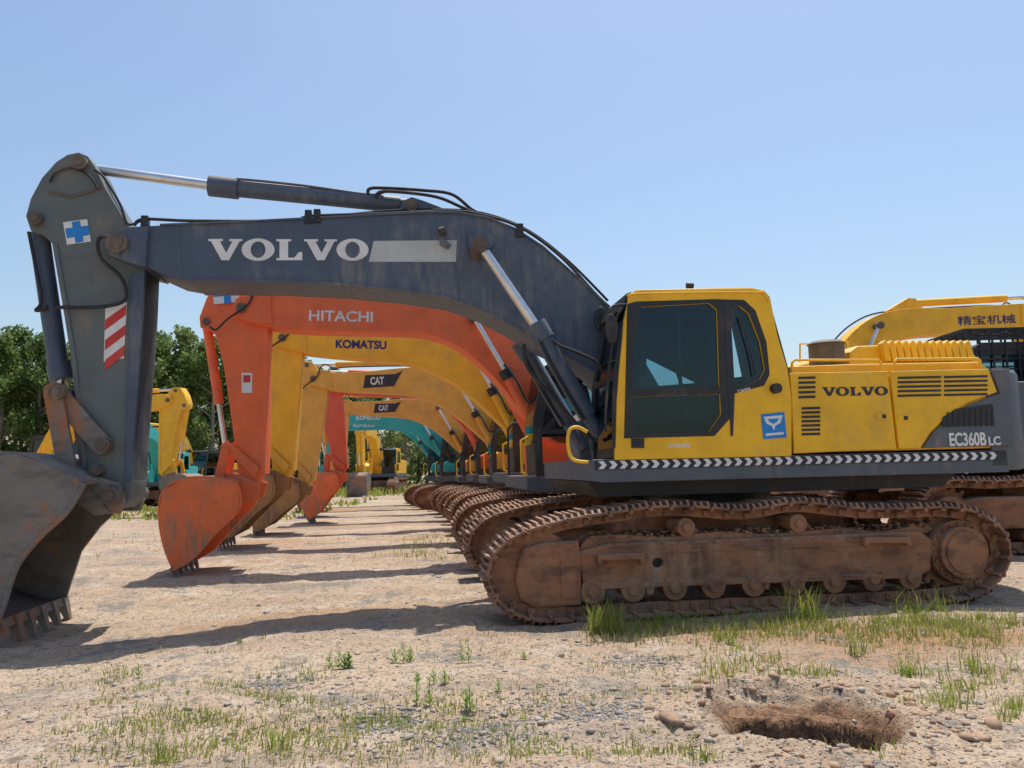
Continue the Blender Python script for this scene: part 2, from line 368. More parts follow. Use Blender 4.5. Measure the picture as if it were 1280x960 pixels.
prism('roof',cab,S([(790,366),(796,361),(940,358),(957,362),(964,372),(962,378),(790,376)],Lc),.19,1.16,YEL,.02)
prism('headliner',cab,S([(796,376),(958,377),(962,386),(796,384)],Lc),.24,1.12,BLKP)
prism('roof_hatch',cab,S([(830,359),(925,357),(925,364),(830,364)],Lc),.35,1.0,BLKP,.01)
prism('rear_wall_frame',cab,S([(958,372),(964,372),(990,466),(986,570),(978,570),(978,466)],Lc),.22,1.13,BLKP)
prism('floor_console',cab,S([(774,545),(985,540),(988,568),(772,572)],Lc),.22,1.13,BLKP)
prism('far_lower_wall',cab,S([(774,492),(985,486),(988,545),(774,550)],Lc),1.09,1.118,BLKP)
fa,fb,fc=T(788,376,.2),T(773,470,.2),T(770,560,.2)
for y in(.205,1.145):
    tube('front_pillar_%d'%int(y),cab,[(fa[0]-.01,y,fa[1]),(fb[0]-.02,y,fb[1]),(fc[0]-.01,y,fc[1])],.028,BLKP)
prism('windshield',cab,[[(fa[0],fa[1]),(fb[0]-.01,fb[1]),(fc[0],fc[1]),(fc[0]+.008,fc[1]),(fb[0],fb[1]),(fa[0]+.008,fa[1])]],.23,1.12,GLS)
prism('windshield_mid_rail',cab,S([(769,466),(777,466),(777,474),(769,474)],.2),.21,1.14,BLKP)
prism('headlamp_visor',cab,S([(784,366),(790,364),(791,380),(778,384)],.2),.22,1.13,BLKP,.006)
sx=T(880,520,.6)
g=root('operator_seat'); g.parent=cab
prism('cushion',g,[[(sx[0]-.3,1.85),(sx[0]+.2,1.82),(sx[0]+.22,1.98),(sx[0]-.28,2.0)]],.42,.92,SEAT,.04)
prism('backrest',g,[[(sx[0]+.06,1.95),(sx[0]+.22,1.95),(sx[0]+.27,2.6),(sx[0]+.13,2.63)]],.44,.9,SEAT,.05)
prism('headrest',g,[[(sx[0]+.15,2.66),(sx[0]+.27,2.66),(sx[0]+.29,2.86),(sx[0]+.19,2.87)]],.55,.8,SEAT,.04)
box('pedestal',g,sx[0]-.2,sx[0]+.2,.5,.85,1.5,1.84,SEAT)
box('armrest_console',g,sx[0]-.3,sx[0]+.2,.33,.41,2.05,2.13,BLKP,.02)
cyl('control_lever',g,(sx[0]-.28,.37,2.1),(sx[0]-.34,.37,2.32),.018,BLKP)
prism('monitor',cab,S([(797,440),(806,440),(804,470),(795,470)],1.0),.9,1.08,BLKP,.01)
mz=T(763,412,.1)
tube('mirror_arm',cab,[(T(786,378,.1)[0],.2,T(786,378,.1)[1]),(mz[0]+.02,.12,mz[1]+.22),(mz[0],.08,mz[1])],.012,BLK)
prism('mirror_head',cab,[circ(mz[0],mz[1],.06,20,.15)],.02,.09,BLKP,.02)
mz=T(752,398,1.2)
prism('mirror_head_far',cab,[circ(mz[0],mz[1],.08,20,.14)],1.2,1.26,BLKP,.02)
tube('front_grab_rail',cab,[(T(x,y,.3)[0],.3,T(x,y,.3)[1]) for x,y in((735,578),(716,574),(710,556),(712,538),(722,534),(734,540))],.018,YEL)
tube('window_grab_handle',cab,[(T(x,y,.12)[0],.12,T(x,y,.12)[1]) for x,y in((778,385),(770,400),(762,455),(757,520),(758,540))],.012,BLK)
tube('wiper',cab,[(T(x,y,.15)[0],.15,T(x,y,.15)[1]) for x,y in((925,395),(938,440),(944,470))],.008,BLK)
tube('roof_gutter',cab,[(T(x,y,.16)[0],.163,T(x,y,.16)[1]) for x,y in((788,372),(798,367),(938,365),(955,368),(961,378))],.008,YEL)
prism('door_handle',cab,S([(789,548),(805,548),(805,560),(789,560)],Lc),Lc-.012,Lc-.0005,BLKP,.003)
kp=T(968,486,Lc); cyl('door_latch_knob',cab,(kp[0],.1,kp[1]),(kp[0],.17,kp[1]),.05,BLK); 
q=T(864,357,.4); cyl('roof_lamp',cab,(q[0]-.05,.4,q[1]),(q[0]+.02,.4,q[1]),.03,BLKP,16)
# --- engine house
hs=root('engine_house'); hs.parent=ex
prism('house_core',hs,S([(992,470),(1236,466),(1250,500),(1256,560),(994,566)],.2),.215,3.1,YEL,.02)
prism('side_door_front',hs,S([(988,466),(1110,464),(1121,561),(993,567),(990,500)],.17),.17,.214,YEL,.012)
prism('side_door_rear',hs,S([(1113,464),(1236,461),(1247,490),(1212,502),(1182,522),(1163,541),(1151,560),(1124,561)],.17),.17,.214,YEL,.012)
prism('charcoal_corner_panel',hs,S([(1239,461),(1262,461),(1268,557),(1154,560),(1166,542),(1185,524),(1214,505),(1250,492)],.17),.166,.214,CHAR,.01)
prism('mesh_vent',hs,S([(1178,522),(1195,511),(1240,505),(1243,531),(1178,534)],.165),.158,.168,BLKP,.003)
mv=[]
for i in range(9):
    mv.append(S([(1184+i*7,515-i*.9),(1185.4+i*7,515-i*.9),(1185.4+i*7,533),(1184+i*7,533)],.157))
prism('vent_bars',hs,mv,.154,.1585,BLK)
sl=[]
for i in range(5): sl.append(S([(998,471+i*6),(1019,470.5+i*6),(1019,473.5+i*6),(998,474+i*6)],.17))
for i in range(7): sl.append(S([(1002,509+i*5.4),(1025,508.4+i*5.4),(1025,511.4+i*5.4),(1002,512+i*5.4)],.17))
for c in range(2):
    for i in range(5):
        xx=1122+c*58; sl.append(S([(xx,471+i*5.6-c),(xx+54,470+i*5.6-c),(xx+54,472.6+i*5.6-c),(xx,473.8+i*5.6-c)],.17))
prism('louvre_slots',hs,sl,.164,.1685,DKT)
for i,(x,y) in enumerate(((1103,520),(1130,522))): prism('panel_latch_%d'%i,hs,S([(x-8,y-4),(x+8,y-4),(x+8,y+5),(x-8,y+5)],.17),.16,.169,YEL,.003); prism('latch_key_%d'%i,hs,S([(x-1,y-2),(x+4,y-2),(x+4,y+3),(x-1,y+3)],.17),.157,.161,DKT)
slab_word('lettering_side',hs,'VOLVO',T(1028,495,.17),T(1111,494,.17),.088,.1685,DKT)
text('lettering_model',hs,'EC360B',T(1187,558,.166),T(1233,557,.166),.14,.164,WHT,bold=.03)
text('lettering_model_suffix',hs,'LC',T(1236,557,.166),T(1251,556,.166),.09,.164,WHT,bold=.03)
slab_word('lettering_cab',cab,'VOLVO',T(835,560,.17),T(863,559,.17),.04,.1685,WHT)
prism('blue_sticker',hs,S([(951,518),(980,515),(983,547),(954,549)],.17),.164,.1685,BLU)
prism('sticker_emblem',hs,S([(954,521),(978,519),(975,529),(969,532),(967,538),(964,532),(958,530)],.17),.161,.1645,WHT)
prism('sticker_emblem_b',hs,S([(959,524),(973,523),(971,527),(966.5,530),(962,528)],.17),.1595,.1615,BLU)
prism('sticker_line',hs,S([(957,542),(979,540),(979,543),(957,545)],.17),.161,.1645,WHT)
text('lettering_small',hs,'V 36/3933',T(922,491,.165),T(938,488,.165),.03,.163,WHT)
cx0=T(1262,500,.2)[0]; z0=zb+.02; z1=T(1262,462,.2)[1]
pl=[(cx0-.25,.2),(cx0+.02,.2),(cx0+.2,.3),(cx0+.36,.6),(cx0+.44,1.1),(cx0+.46,1.67),(cx0+.44,2.2),(cx0+.36,2.7),(cx0+.2,3.0),(cx0,3.13),(cx0-.25,3.13)]
prism('counterweight',ex,pl,z0,z1,CHAR,.05,axis='Z')
prism('engine_hood',hs,S([(1062,440),(1072,432),(1200,428),(1214,436),(1224,450),(1224,466),(1060,468)],.9),.9,2.6,YEL,.03)
for i in range(13):
    x=1104+i*8.6
    prism('hood_rib_%d'%i,hs,S([(x,452),(x-5,430),(x-1,426),(x+2,430),(x+7,452)],.86),.80,.9,YEL,.006)
prism('hood_shoulder',hs,S([(990,458),(1060,455),(1226,452),(1238,463),(1238,470),(990,470)],.3),.3,3.0,YEL,.02)
p=T(1033,438,.95); cyl('precleaner_bowl',hs,(p[0],.95,p[1]-.16),(p[0],.95,p[1]+.07),.19,PIN,28); cyl('precleaner_cap',hs,(p[0],.95,p[1]+.07),(p[0],.95,p[1]+.1),.21,PIN,28,.16)
def rail(n,pts,L,r=.014,mat=YEL): tube(n,hs,[(T(x,y,L)[0],L,T(x,y,L)[1]) for x,y in pts],r,mat,False)
rail('handrail_front',[(990,464),(990,454),(993,450),(1098,450),(1101,453),(1101,464)],.26)
rail('handrail_rear',[(1117,464),(1118,453),(1121,449),(1222,448),(1225,451),(1226,464)],.26)
rail('handrail_far',[(1000,462),(1000,430),(1060,428),(1060,440)],2.8)
# --- boom
bm=root('boom'); bm.parent=ex
LB=1.32
bt=[(137,300),(142,289),(160,283),(200,281),(300,277),(400,272),(480,268),(540,265),(575,266),(610,272),(645,286),(680,309),(715,340),(745,368),(765,390),(800,440),(835,500),(850,540)]
bb_=[(838,560),(815,556),(785,520),(760,485),(742,464),(715,448),(680,430),(640,406),(600,385),(560,371),(500,362),(430,355),(350,351),(290,350),(235,350),(212,346),(185,334),(150,322),(138,314)]
prism('boom_box',bm,S(bt+bb_,LB),LB+.012,2.02-.012,BOOMC,.012)
def edge_strip(n,pts,L0,L1,th,mat):
    P=S(pts,LB); up=[(a,b+th/2) for a,b in P]; dn=[(a,b-th/2) for a,b in P][::-1]
    prism(n,bm,up+dn,L0,L1,mat,.004)
edge_strip('top_flange',bt[3:15],LB-.01,2.03,.022,BOOMC); edge_strip('bottom_flange',bb_[3:15],LB-.01,2.03,.022,BOOMC)
for i,(x0,y0,x1,y1) in enumerate(((222,281,226,347),(585,268,572,373),(700,330,690,432))):
    prism('boom_weld_%d'%i,bm,S([(x0,y0),(x0+2.5,y0),(x1+2.5,y1),(x1,y1)],LB),LB+.008,LB+.014,BOOMC,.002)
def boss(n,par,x,y,L0,L1,r,mat,Lm=None):
    p=T(x,y,L0); cyl(n,par,(p[0],L0,p[1]),(p[0],L1,p[1]),r,mat,28)
    cyl(n+'_cap',par,(p[0],L0-.015,p[1]),(p[0],L0,p[1]),r*.6,PIN,20)
boss('tip_pin',bm,145,303,1.22,2.12,.11,PIN); boss('cylinder_pin',bm,600,304,.95,2.39,.085,PIN)
prism('cylinder_pin_plate',bm,[circ(*T(600,304,1.3),.14,28)],1.29,2.05,BOOMC,.01)
prism('tip_plate',bm,S([(135,318),(135,295),(150,285),(185,283),(182,334),(160,328)],1.28),1.27,2.07,BOOMC,.01)
slab_word('lettering_boom',bm,'VOLVO',T(260,325,LB),T(463,325,LB),.235,LB+.0105,WHT)
prism('faded_name_plate',bm,S([(467,301),(571,300),(570,327),(461,327)],LB),LB+.006,LB+.011,GRV)
prism('arm_cyl_bracket',bm,S([(495,270),(505,250),(515,246),(528,250),(575,268)],1.5),1.5,1.56,BOOMC,.008)
prism('arm_cyl_bracket_far',bm,S([(495,270),(505,250),(515,246),(528,250),(575,268)],1.5),1.78,1.84,BOOMC,.008)
boss('arm_cyl_pin',bm,514,256,1.46,1.88,.07,PIN)
def pt(x,y,L): a=T(x,y,L); return (a[0],L,a[1])
cyl('arm_cylinder_barrel',bm,pt(268,233,1.67),pt(500,256,1.67),.095,BOOMC,32)
cyl('arm_cylinder_gland',bm,pt(262,232,1.67),pt(298,236,1.67),.12,BOOMC,32)
cyl('arm_cylinder_eye',bm,pt(498,255,1.67),pt(518,257,1.67),.07,BOOMC,24)
cyl('arm_cylinder_rod',bm,pt(112,211,1.67),pt(266,232,1.67),.055,CHR,28)
tube('arm_cylinder_line',bm,[pt(300,228,1.6),pt(300,224,1.6),pt(380,232,1.6),pt(460,243,1.6),pt(480,240,1.6)],.016,BOOMC)
for i,(L,ox) in enumerate(((1.08,0),(2.26,0))):
    q=lambda t:(t[0],L,t[2])
    cyl('lift_rod_%d'%i,bm,q(pt(606,315,1.08)),q(pt(670,408,1.08)),.055,CHR,28)
    a=pt(668,405,1.08);b=pt(735,520,1.08);c=pt(757,557,1.08); a2=pt(680,425,1.08)
    cyl('lift_barrel_%d'%i,bm,q(a),q(b),.1,BOOMC,32); cyl('lift_gland_%d'%i,bm,q(a),q(a2),.125,BOOMC,32)
    cyl('lift_eye_%d'%i,bm,q(b),q(c),.07,BOOMC,24)
    a=pt(608,303,1.08)
    cyl('lift_rod_eye_%d'%i,bm,(a[0]-.03,L-.07,a[2]),(a[0]-.03,L+.07,a[2]),.1,BOOMC,28)
    tube('lift_line_%d'%i,bm,[(pt(x,y,1.08)[0],L-.09,pt(x,y,1.08)[2]) for x,y in((672,425),(690,462),(715,505),(728,525))],.018,BLK)
fbk=[(T(760,570,1.3)[0],zt),(T(755,540,1.3)[0],zt+.3),(T(800,525,1.3)[0],zt+.42),(T(870,530,1.3)[0],zt+.5),(T(890,570,1.3)[0],zt)]
prism('boom_foot_bracket',ex,[fbk],1.22,1.29,CHAR,.01)
prism('boom_foot_bracket_far',ex,[fbk],2.05,2.12,CHAR,.01)
prism('right_deck_box',ex,[[(xa+.3,zt),(xa+1.3,zt),(xa+1.3,zt+.75),(xa+.55,zt+.75),(xa+.3,zt+.5)]],2.25,3.1,CHAR,.03)
def hose(n,par,pts,L,r=.016,mat=BLK): tube(n,par,[pt(x,y,L) for x,y in pts],r,mat)
hose('boom_line_1',bm,[(168,282),(180,274),(240,276),(360,276),(390,270),(480,267),(560,264),(600,268),(650,284),(700,320),(745,368),(762,384)],1.36,.018)
hose('boom_line_2',bm,[(390,273),(480,264),(560,262),(610,268),(660,288),(710,326),(760,376)],1.5,.016)
hose('arm_hose_1',bm,[(460,243),(462,236),(480,235),(530,238),(565,243),(590,262),(610,272)],1.5,.02)
hose('arm_hose_2',bm,[(470,248),(475,240),(500,240),(545,246),(575,258),(600,270)],1.45,.02)
hose('lift_hose_1',bm,[(690,425),(700,432),(720,440),(745,452),(756,470)],1.0,.018)
hose('lift_hose_2',bm,[(668,450),(690,490),(710,520),(738,545)],.92,.02)
hose('lift_hose_3',bm,[(655,430),(660,460),(695,500),(730,540),(745,550)],.9,.02)
for i,(x,y) in enumerate(((180,278),(385,271),(396,270),(650,288))): prism('line_clamp_%d'%i,bm,S([(x-4,y-9),(x+4,y-9),(x+5,y+8),(x-5,y+8)],1.31),1.31,1.4,BLKP,.004)
prism('boom_lug',bm,S([(548,284),(553,284),(556,300),(564,306),(560,311),(550,306)],1.3),1.28,1.33,BOOMC,.004)
lamp=pt(556,288,1.2)
cyl('work_lamp',bm,(lamp[0],1.2,lamp[2]),(lamp[0]-.06,1.2,lamp[2]-.02),.05,BLKP,20)
# --- arm
ar=root('dipper_arm'); ar.parent=ex
LA=1.45
arm=[(98,190),(110,195),(120,210),(132,236),(148,262),(163,288),(182,332),(179,400),(173,480),(167,560),(166,600),(164,622),(152,636),(126,636),(113,615),(104,585),(97,520),(90,450),(78,375),(66,305),(52,292),(38,288),(32,270),(38,248),(52,222),(70,202),(84,193)]
prism('arm_box',ar,S(arm,LA),LA,1.89,ARMC,.012)
prism('arm_front_flange',ar,S([(163,345),(182,332),(179,400),(173,480),(167,560),(166,600),(157,600),(159,500),(162,420)],LA),LA-.03,1.92,BOOMC,.006)
prism('arm_rear_flange',ar,S([(66,305),(72,305),(84,375),(96,450),(103,520),(110,585),(104,585),(97,520),(90,450),(78,375)],LA),LA-.02,1.91,ARMC,.004)
boss('rod_pin',ar,98,202,1.38,1.96,.08,PIN); boss('bucket_cyl_pin',ar,43,272,1.38,1.96,.07,PIN); boss('bucket_pin',ar,136,620,1.2,2.14,.09,PIN)
boss('mid_link_pin',ar,118,588,1.3,2.04,.06,PIN)
prism('weld_seam',ar,S([(60,238),(88,244),(112,238),(128,232),(130,235),(112,242),(88,248),(62,242)],LA),LA-.012,LA+.001,PIN,.003)
prism('arm_weld_b',ar,S([(75,320),(168,312),(168,315),(75,323)],LA),LA-.006,LA+.001,ARMC,.002)
prism('hazard_plate',ar,S([(132,386),(159,378),(155,448),(130,452)],LA),LA-.008,LA-.001,WHT)
for i in range(3):
    y=384+i*25
    prism('hazard_stripe_%d'%i,ar,S([(132,y+16),(158.5-i,y-3),(157.5-i,y+10),(131.5,y+29)],LA),LA-.011,LA-.0075,REDV)
prism('blue_cross_sticker',ar,S([(79,278),(109,274),(114,302),(84,306)],LA),LA-.006,LA-.001,WHT)
prism('sticker_cross_v',ar,S([(90,278),(100,276),(105,302),(95,304)],LA),LA-.009,LA-.0055,BLU)
prism('sticker_cross_h',ar,S([(82,286),(111,282),(112,294),(84,298)],LA),LA-.0095,LA-.006,BLU)
cyl('bucket_cylinder_barrel',ar,pt(49,292,1.67),pt(75,470,1.67),.1,BOOMC,32)
cyl('bucket_cylinder_gland',ar,pt(73,455,1.67),pt(77,475,1.67),.12,BOOMC,32)
cyl('bucket_cylinder_rod',ar,pt(76,472,1.67),pt(72,492,1.67),.05,CHR)
def link(n,par,a,b,w,y,mat):
    a=Vector((a[0],a[2]));b=Vector((b[0],b[2]));d=(b-a).normalized()
    lp=[]
    for c,s0 in((a,1),(b,-1)):
        for k in range(9):
            t=math.pi/2+k*math.pi/8; v=Vector((math.cos(t),math.sin(t))); e=d*v.x*s0+Vector((-d.y,d.x))*v.y*s0
            lp.append(tuple(c+e*w))
    prism(n,par,lp,y,y+.05,mat,.006)
for y in(1.36,1.93):
    P0=pt(70,490,1.4);P1=pt(128,556,1.4);P2=pt(92,606,1.4)
    link('guide_link',ar,P0,P1,.1,y,BUCK); link('push_link',ar,P0,P2,.09,y-.055,BUCK)
boss('link_pin_a',ar,70,490,1.25,2.04,.075,PIN); boss('link_pin_b',ar,127,556,1.3,2.04,.075,PIN)
hose('arm_hose_a',ar,[(178,275),(186,290),(170,298),(130,296),(122,305),(128,325),(150,345),(158,365),(152,378),(120,384),(70,384)],1.36,.02)
hose('arm_hose_b',ar,[(36,290),(44,330),(52,375),(45,388),(60,384)],1.52,.02)
hose('arm_hose_c',ar,[(118,212),(130,222),(150,255),(160,280),(178,275)],1.4,.014)
hose('arm_hose_d',ar,[(62,228),(70,216),(90,210),(112,220),(122,236)],1.42,.012)
back=S([(106,604),(62,582),(20,567),(-35,572),(-90,602),(-125,660),(-118,725),(-70,770),(-4,786)],.93)
edge=S([(6,755),(22,708),(50,672),(84,640)],.93)
bucket(ar,back,edge,.93,2.41,BUCK,6,1.15,tdir=(.35,-.9))
for y in (1.35,1.93): prism('bucket_ear_%d'%int(y*10),ar,S([(60,586),(84,592),(110,592),(150,604),(156,626),(150,642),(120,642),(84,612)],1.35),y-.03,y+.05,BUCK,.01)
prism('bucket_crossplate',ar,S([(60,584),(110,604),(140,640),(120,644),(58,600)],1.35),1.3,2.0,BUCK)
# ================================================================ GENERIC EXCAVATOR
LH=5.27; XO=.3
def G(pts,L): return [(a+XO,b) for a,b in S(pts,L)]
def G3(x,y,L): a=T(x,y,L); return (a[0]+XO,L-LH,a[1])
cache={}
def gp(key,fn):
    if key not in cache: cache[key]=fn()
    return cache[key]
gpath=[(.45,.03),(1,.03),(1.8,.03),(2.6,.03),(3.4,.03),(4.0,.04),(4.3,.15),(4.47,.45),(4.35,.75),(4.05,.92),(3.4,.9),(2.8,.92),(2.1,.88),(1.4,.92),(.7,.88),(.25,.76),(.02,.47),(.12,.17)]
def generic(name,M,body,accent,word,wmat,bkt=BUCK,plate=False,prof=0,brot=0,arot=0,guard=False,label=False):
    g=root(name,M); 
    tm=gp('trk',lambda:m_track(gpath,-.3,.3,.19))
    for i,y in enumerate((-1.2,1.2)):
        o=put('track_%d'%i,g,tm,TRK); o.location=(0,y,0)
        put('track_frame_%d'%i,g,gp('tf%d'%i,lambda:m_prism([(.5,.3),(3.9,.3),(4.0,.62),(3.6,.7),(.7,.7),(.45,.55)],y-.22,y+.22,.03)),RUST)
        put('idler_%d'%i,g,gp('id%d'%i,lambda:m_cyl((.45,y-.15,.46),(.45,y+.15,.46),.36,28)),RUST)
        put('sprocket_%d'%i,g,gp('sp%d'%i,lambda:m_gear(4.02,.48,.33,.4,19,y-.06,y+.06)),RUST)
        put('motor_%d'%i,g,gp('mo%d'%i,lambda:m_cyl((4.02,y-.26,.48),(4.02,y+.26,.48),.24,24)),RUST)
        def rl():
            v=[];f=[]
            for k in range(7):
                c=m_cyl((.95+k*.42,y-.2,.2),(.95+k*.42,y+.2,.2),.085,14); b=len(v)
                v+=[tuple(q.co) for q in c.vertices]; f+=[tuple(b+w for w in p.vertices) for p in c.polygons]
            me=bpy.data.meshes.new('r'); me.from_pydata(v,[],f); return me
        put('rollers_%d'%i,g,gp('ro%d'%i,rl),RUST)
    put('car_body',g,gp('cb',lambda:boxm(1.3,3.1,-1,1,.4,.85)),RUST)
    put('swing_ring',g,gp('sr',lambda:m_cyl((2.3,0,.8),(2.3,0,1.08),.6,32)),BLKP)
    put('deck',g,gp('dk',lambda:m_prism([(.95,1.1),(1.05,1.05),(4.9,1.05),(4.9,1.28),(.95,1.28)],-1.38,1.38,.02)),CHAR)
    co_=[(1.1,1.29),(2.62,1.29),(2.66,2.1),(2.5,2.85),(2.4,2.92),(1.35,2.92),(1.22,2.85),(1.08,2.1)]
    wa=[(1.2,1.95),(2.5,1.95),(2.42,2.72),(1.34,2.72)]
    wb=[(1.2,1.45),(1.9,1.45),(1.9,1.88),(1.2,1.88)]
    for i,y in enumerate((-1.37,-.44)):
        put('cab_side_%d'%i,g,gp('cs%d'%i,lambda:m_prism([co_,wa,wb],y,y+.05,.01)),accent if i==0 and accent is not None else BLKP)
        put('cab_glass_%d'%i,g,gp('cg%d'%i,lambda:m_prism([sh(wa)],y+.02,y+.026)),GLS)
    put('cab_roof',g,gp('cr',lambda:m_prism([(1.22,2.84),(1.35,2.91),(2.4,2.91),(2.5,2.84)],-1.35,-.4,.01)),BLKP)
    put('cab_rear',g,gp('crr',lambda:m_prism([(2.55,1.3),(2.61,1.3),(2.65,2.1),(2.48,2.85),(2.42,2.85),(2.58,2.1)],-1.32,-.44)),BLKP)
    put('cab_front_lower',g,gp('cfl',lambda:m_prism([(1.1,1.3),(1.16,1.3),(1.14,1.75),(1.08,1.75)],-1.32,-.44)),BLKP)
    put('cab_windshield',g,gp('cw',lambda:m_prism([(1.075,1.75),(1.09,1.75),(1.09,2.1),(1.24,2.84),(1.225,2.84),(1.075,2.1)],-1.32,-.44)),GLS)
    put('cab_seat',g,gp('cse',lambda:m_prism([(1.7,1.6),(2.15,1.6),(2.35,2.4),(2.22,2.42),(2.08,1.8),(1.7,1.78)],-1.1,-.7,.03)),SEAT)
    put('engine_house',g,gp('eh',lambda:m_prism([(2.75,1.29),(4.6,1.29),(4.6,2.1),(4.5,2.15),(2.75,2.15)],-1.36,1.36,.03)),body)
    put('engine_hood',g,gp('ehh',lambda:m_prism([(3.1,2.1),(4.5,2.1),(4.45,2.36),(3.2,2.36)],-.5,1.0,.04)),body)
    put('exhaust',g,gp('exh',lambda:m_cyl((3.4,.6,2.3),(3.4,.6,2.75),.06,16)),BLKP)
    put('tank_box',g,gp('tb',lambda:m_prism([(1.3,1.29),(2.7,1.29),(2.7,2.0),(1.6,2.0),(1.3,1.8)],.5,1.36,.03)),body)
    put('counterweight',g,gp('cwt',lambda:m_prism([(4.5,-1.37),(4.75,-1.37),(4.98,-1.2),(5.12,-.7),(5.17,0),(5.12,.7),(4.98,1.2),(4.75,1.37),(4.5,1.37)],1.12,2.13,.05,'Z')),accent if accent is not None else CHAR)
    put('handrail',g,gp('hr',lambda:m_tube([(1.0,1.2,1.3),(1.0,1.2,2.1),(1.1,1.2,2.2),(1.6,1.2,2.2),(1.6,1.2,2.0)],.02,False)),accent if accent is not None else BLKP)
    put('grab_rail',g,gp('gr',lambda:m_tube([(.98,-1.3,1.3),(.9,-1.3,1.35),(.9,-1.3,1.8),(1.0,-1.3,1.85)],.02,False)),YEL)
    if guard:
        def gm():
            A=Acc()
            for yy in (-1.42,-.38):
                for k in range(9): A.box((1.1+k*.19,yy,2.5),(.012,0,0),(0,.012,0),(0,0,.62))
                for k in range(9): A.box((1.86,yy,1.9+k*.152),(.78,0,0),(0,.01,0),(0,0,.012))
            for k in range(8): A.box((1.05+k*.23,-.9,3.12),(.012,0,0),(0,.53,0),(0,0,.012))
            for k in range(6): A.box((1.86,-1.42+k*.208,3.12),(.8,0,0),(0,.012,0),(0,0,.014))
            return A.mesh()
        put('cab_guard_mesh',g,gm(),BLKP)
    B=root('boom_group'); B.parent=g; ft=G3(712,545,LH)
    pv=lambda p,an:Matrix.Translation((p[0],0,p[2]))@Matrix.Rotation(math.radians(an),4,'Y')@Matrix.Translation((-p[0],0,-p[2]))
    B.matrix_local=pv(ft,brot)
    AR=root('arm_group'); AR.parent=B; tpn=G3(302,385,LH-.3); AR.matrix_local=pv(tpn,arot)
    LB2=LH-.27
    bo=[(292,385),(299,373),(318,368),(350,369),(400,370),(460,372),(520,370),(555,372),(588,380),(616,395),(644,419),(670,455),(698,502),(720,538),(716,552),(700,553),(678,540),(652,514),(625,480),(594,449),(562,427),(520,416),(450,414),(380,412),(330,407),(300,399)]
    if prof==1: bo=[(292,385),(299,374),(318,372),(360,375),(420,374),(480,370),(530,371),(572,380),(606,398),(636,424),(668,464),(698,510),(720,538),(716,552),(700,554),(680,545),(652,524),(618,492),(582,462),(545,440),(505,426),(450,419),(380,413),(330,407),(300,399)]
    put('boom',B,gp('boom%d'%prof,lambda:m_prism(sm2(G(bo,LB2)),-.27,.27,.012)),body)
    am=[(272,352),(296,352),(312,368),(331,402),(330,450),(329,520),(327,590),(320,608),(304,610),(297,590),(290,530),(279,455),(268,415),(250,409),(249,396),(258,372)]
    put('arm',AR,gp('arm',lambda:m_prism(G(am,LH-.2),-.19,.19,.012)),body)
    put('arm_flange',AR,gp('armf',lambda:m_prism(G([(331,404),(335,404),(334,450),(333,520),(331,592),(326,592),(327,520),(328,450)],LH-.2),-.21,.21,.003)),body)
    put('boom_tip_plate',B,gp('btp',lambda:m_prism(G([(290,384),(296,372),(312,368),(338,369),(340,404),(312,402),(296,396)],LH-.3),-.30,.30,.01)),body)
    put('tip_pin',B,gp('tp',lambda:m_cyl((tpn[0],-.34,tpn[2]),(tpn[0],.34,tpn[2]),.075)),PIN)
    tq=G3(286,360,LH-.2); put('rod_pin',AR,gp('rp',lambda:m_cyl((tq[0],-.23,tq[2]),(tq[0],.23,tq[2]),.055)),PIN)
    tq2=G3(258,402,LH-.2); put('bucket_cyl_pin',AR,gp('bcp',lambda:m_cyl((tq2[0],-.23,tq2[2]),(tq2[0],.23,tq2[2]),.055)),PIN)
    put('arm_cyl_barrel',B,gp('ab',lambda:m_cyl(G3(352,360,LH),G3(520,363,LH),.08)),body)
    put('arm_cyl_rod',B,gp('arr',lambda:m_cyl(G3(284,359,LH),G3(355,360,LH),.045)),CHR)
    put('arm_cyl_bracket',B,gp('acb',lambda:m_prism(G([(500,374),(512,356),(524,355),(560,374)],LH),-.1,.1,.01)),body)
    for i,y in enumerate((-.42,.42)):
        q=lambda a:(a[0],y,a[2])
        put('lift_rod_%d'%i,B,gp('lr%d'%i,lambda:m_cyl(q(G3(592,396,LH-.42)),q(G3(640,478,LH-.42)),.042)),CHR)
        put('lift_barrel_%d'%i,B,gp('lb%d'%i,lambda:m_cyl(q(G3(632,465,LH-.42)),q(G3(672,540,LH-.42)),.085)),body)
        put('lift_gland_%d'%i,B,gp('lg%d'%i,lambda:m_cyl(q(G3(630,462,LH-.42)),q(G3(636,473,LH-.42)),.105)),BLKP)
    p=G3(592,396,LH-.45); put('lift_pin',B,gp('lp',lambda:m_cyl((p[0],-.5,p[2]),(p[0],.5,p[2]),.075)),PIN)
    put('bucket_cyl_barrel',AR,gp('bcb',lambda:m_cyl(G3(258,402,LH),G3(274,505,LH),.07)),body)
    put('bucket_cyl_rod',AR,gp('bcr',lambda:m_cyl(G3(273,500,LH),G3(282,560,LH),.038)),CHR)
    for i,y in enumerate((-.26,.22)):
        put('link_%d'%i,AR,gp('lk%d'%i,lambda:m_prism(G([(275,557),(284,550),(324,584),(318,596)],LH-.26),y,y+.04,.006)),body)
        put('push_link_%d'%i,AR,gp('pl%d'%i,lambda:m_prism(G([(277,560),(287,560),(280,604),(268,602)],LH-.26),y-.05,y-.01,.006)),body)
        put('bucket_ear_%d'%i,AR,gp('be%d'%i,lambda:m_prism(G([(255,604),(275,590),(300,594),(326,604),(322,622),(298,634),(270,622)],LH-.26),y,y+.05,.006)),bkt)
    hk=G([(340,370),(362,366),(420,366),(500,368),(570,372),(612,388),(645,414),(672,450)],LB2)
    put('boom_line',B,gp('bl',lambda:m_tube([(a,-.2,b+.03) for a,b in hk],.018)),BLK)
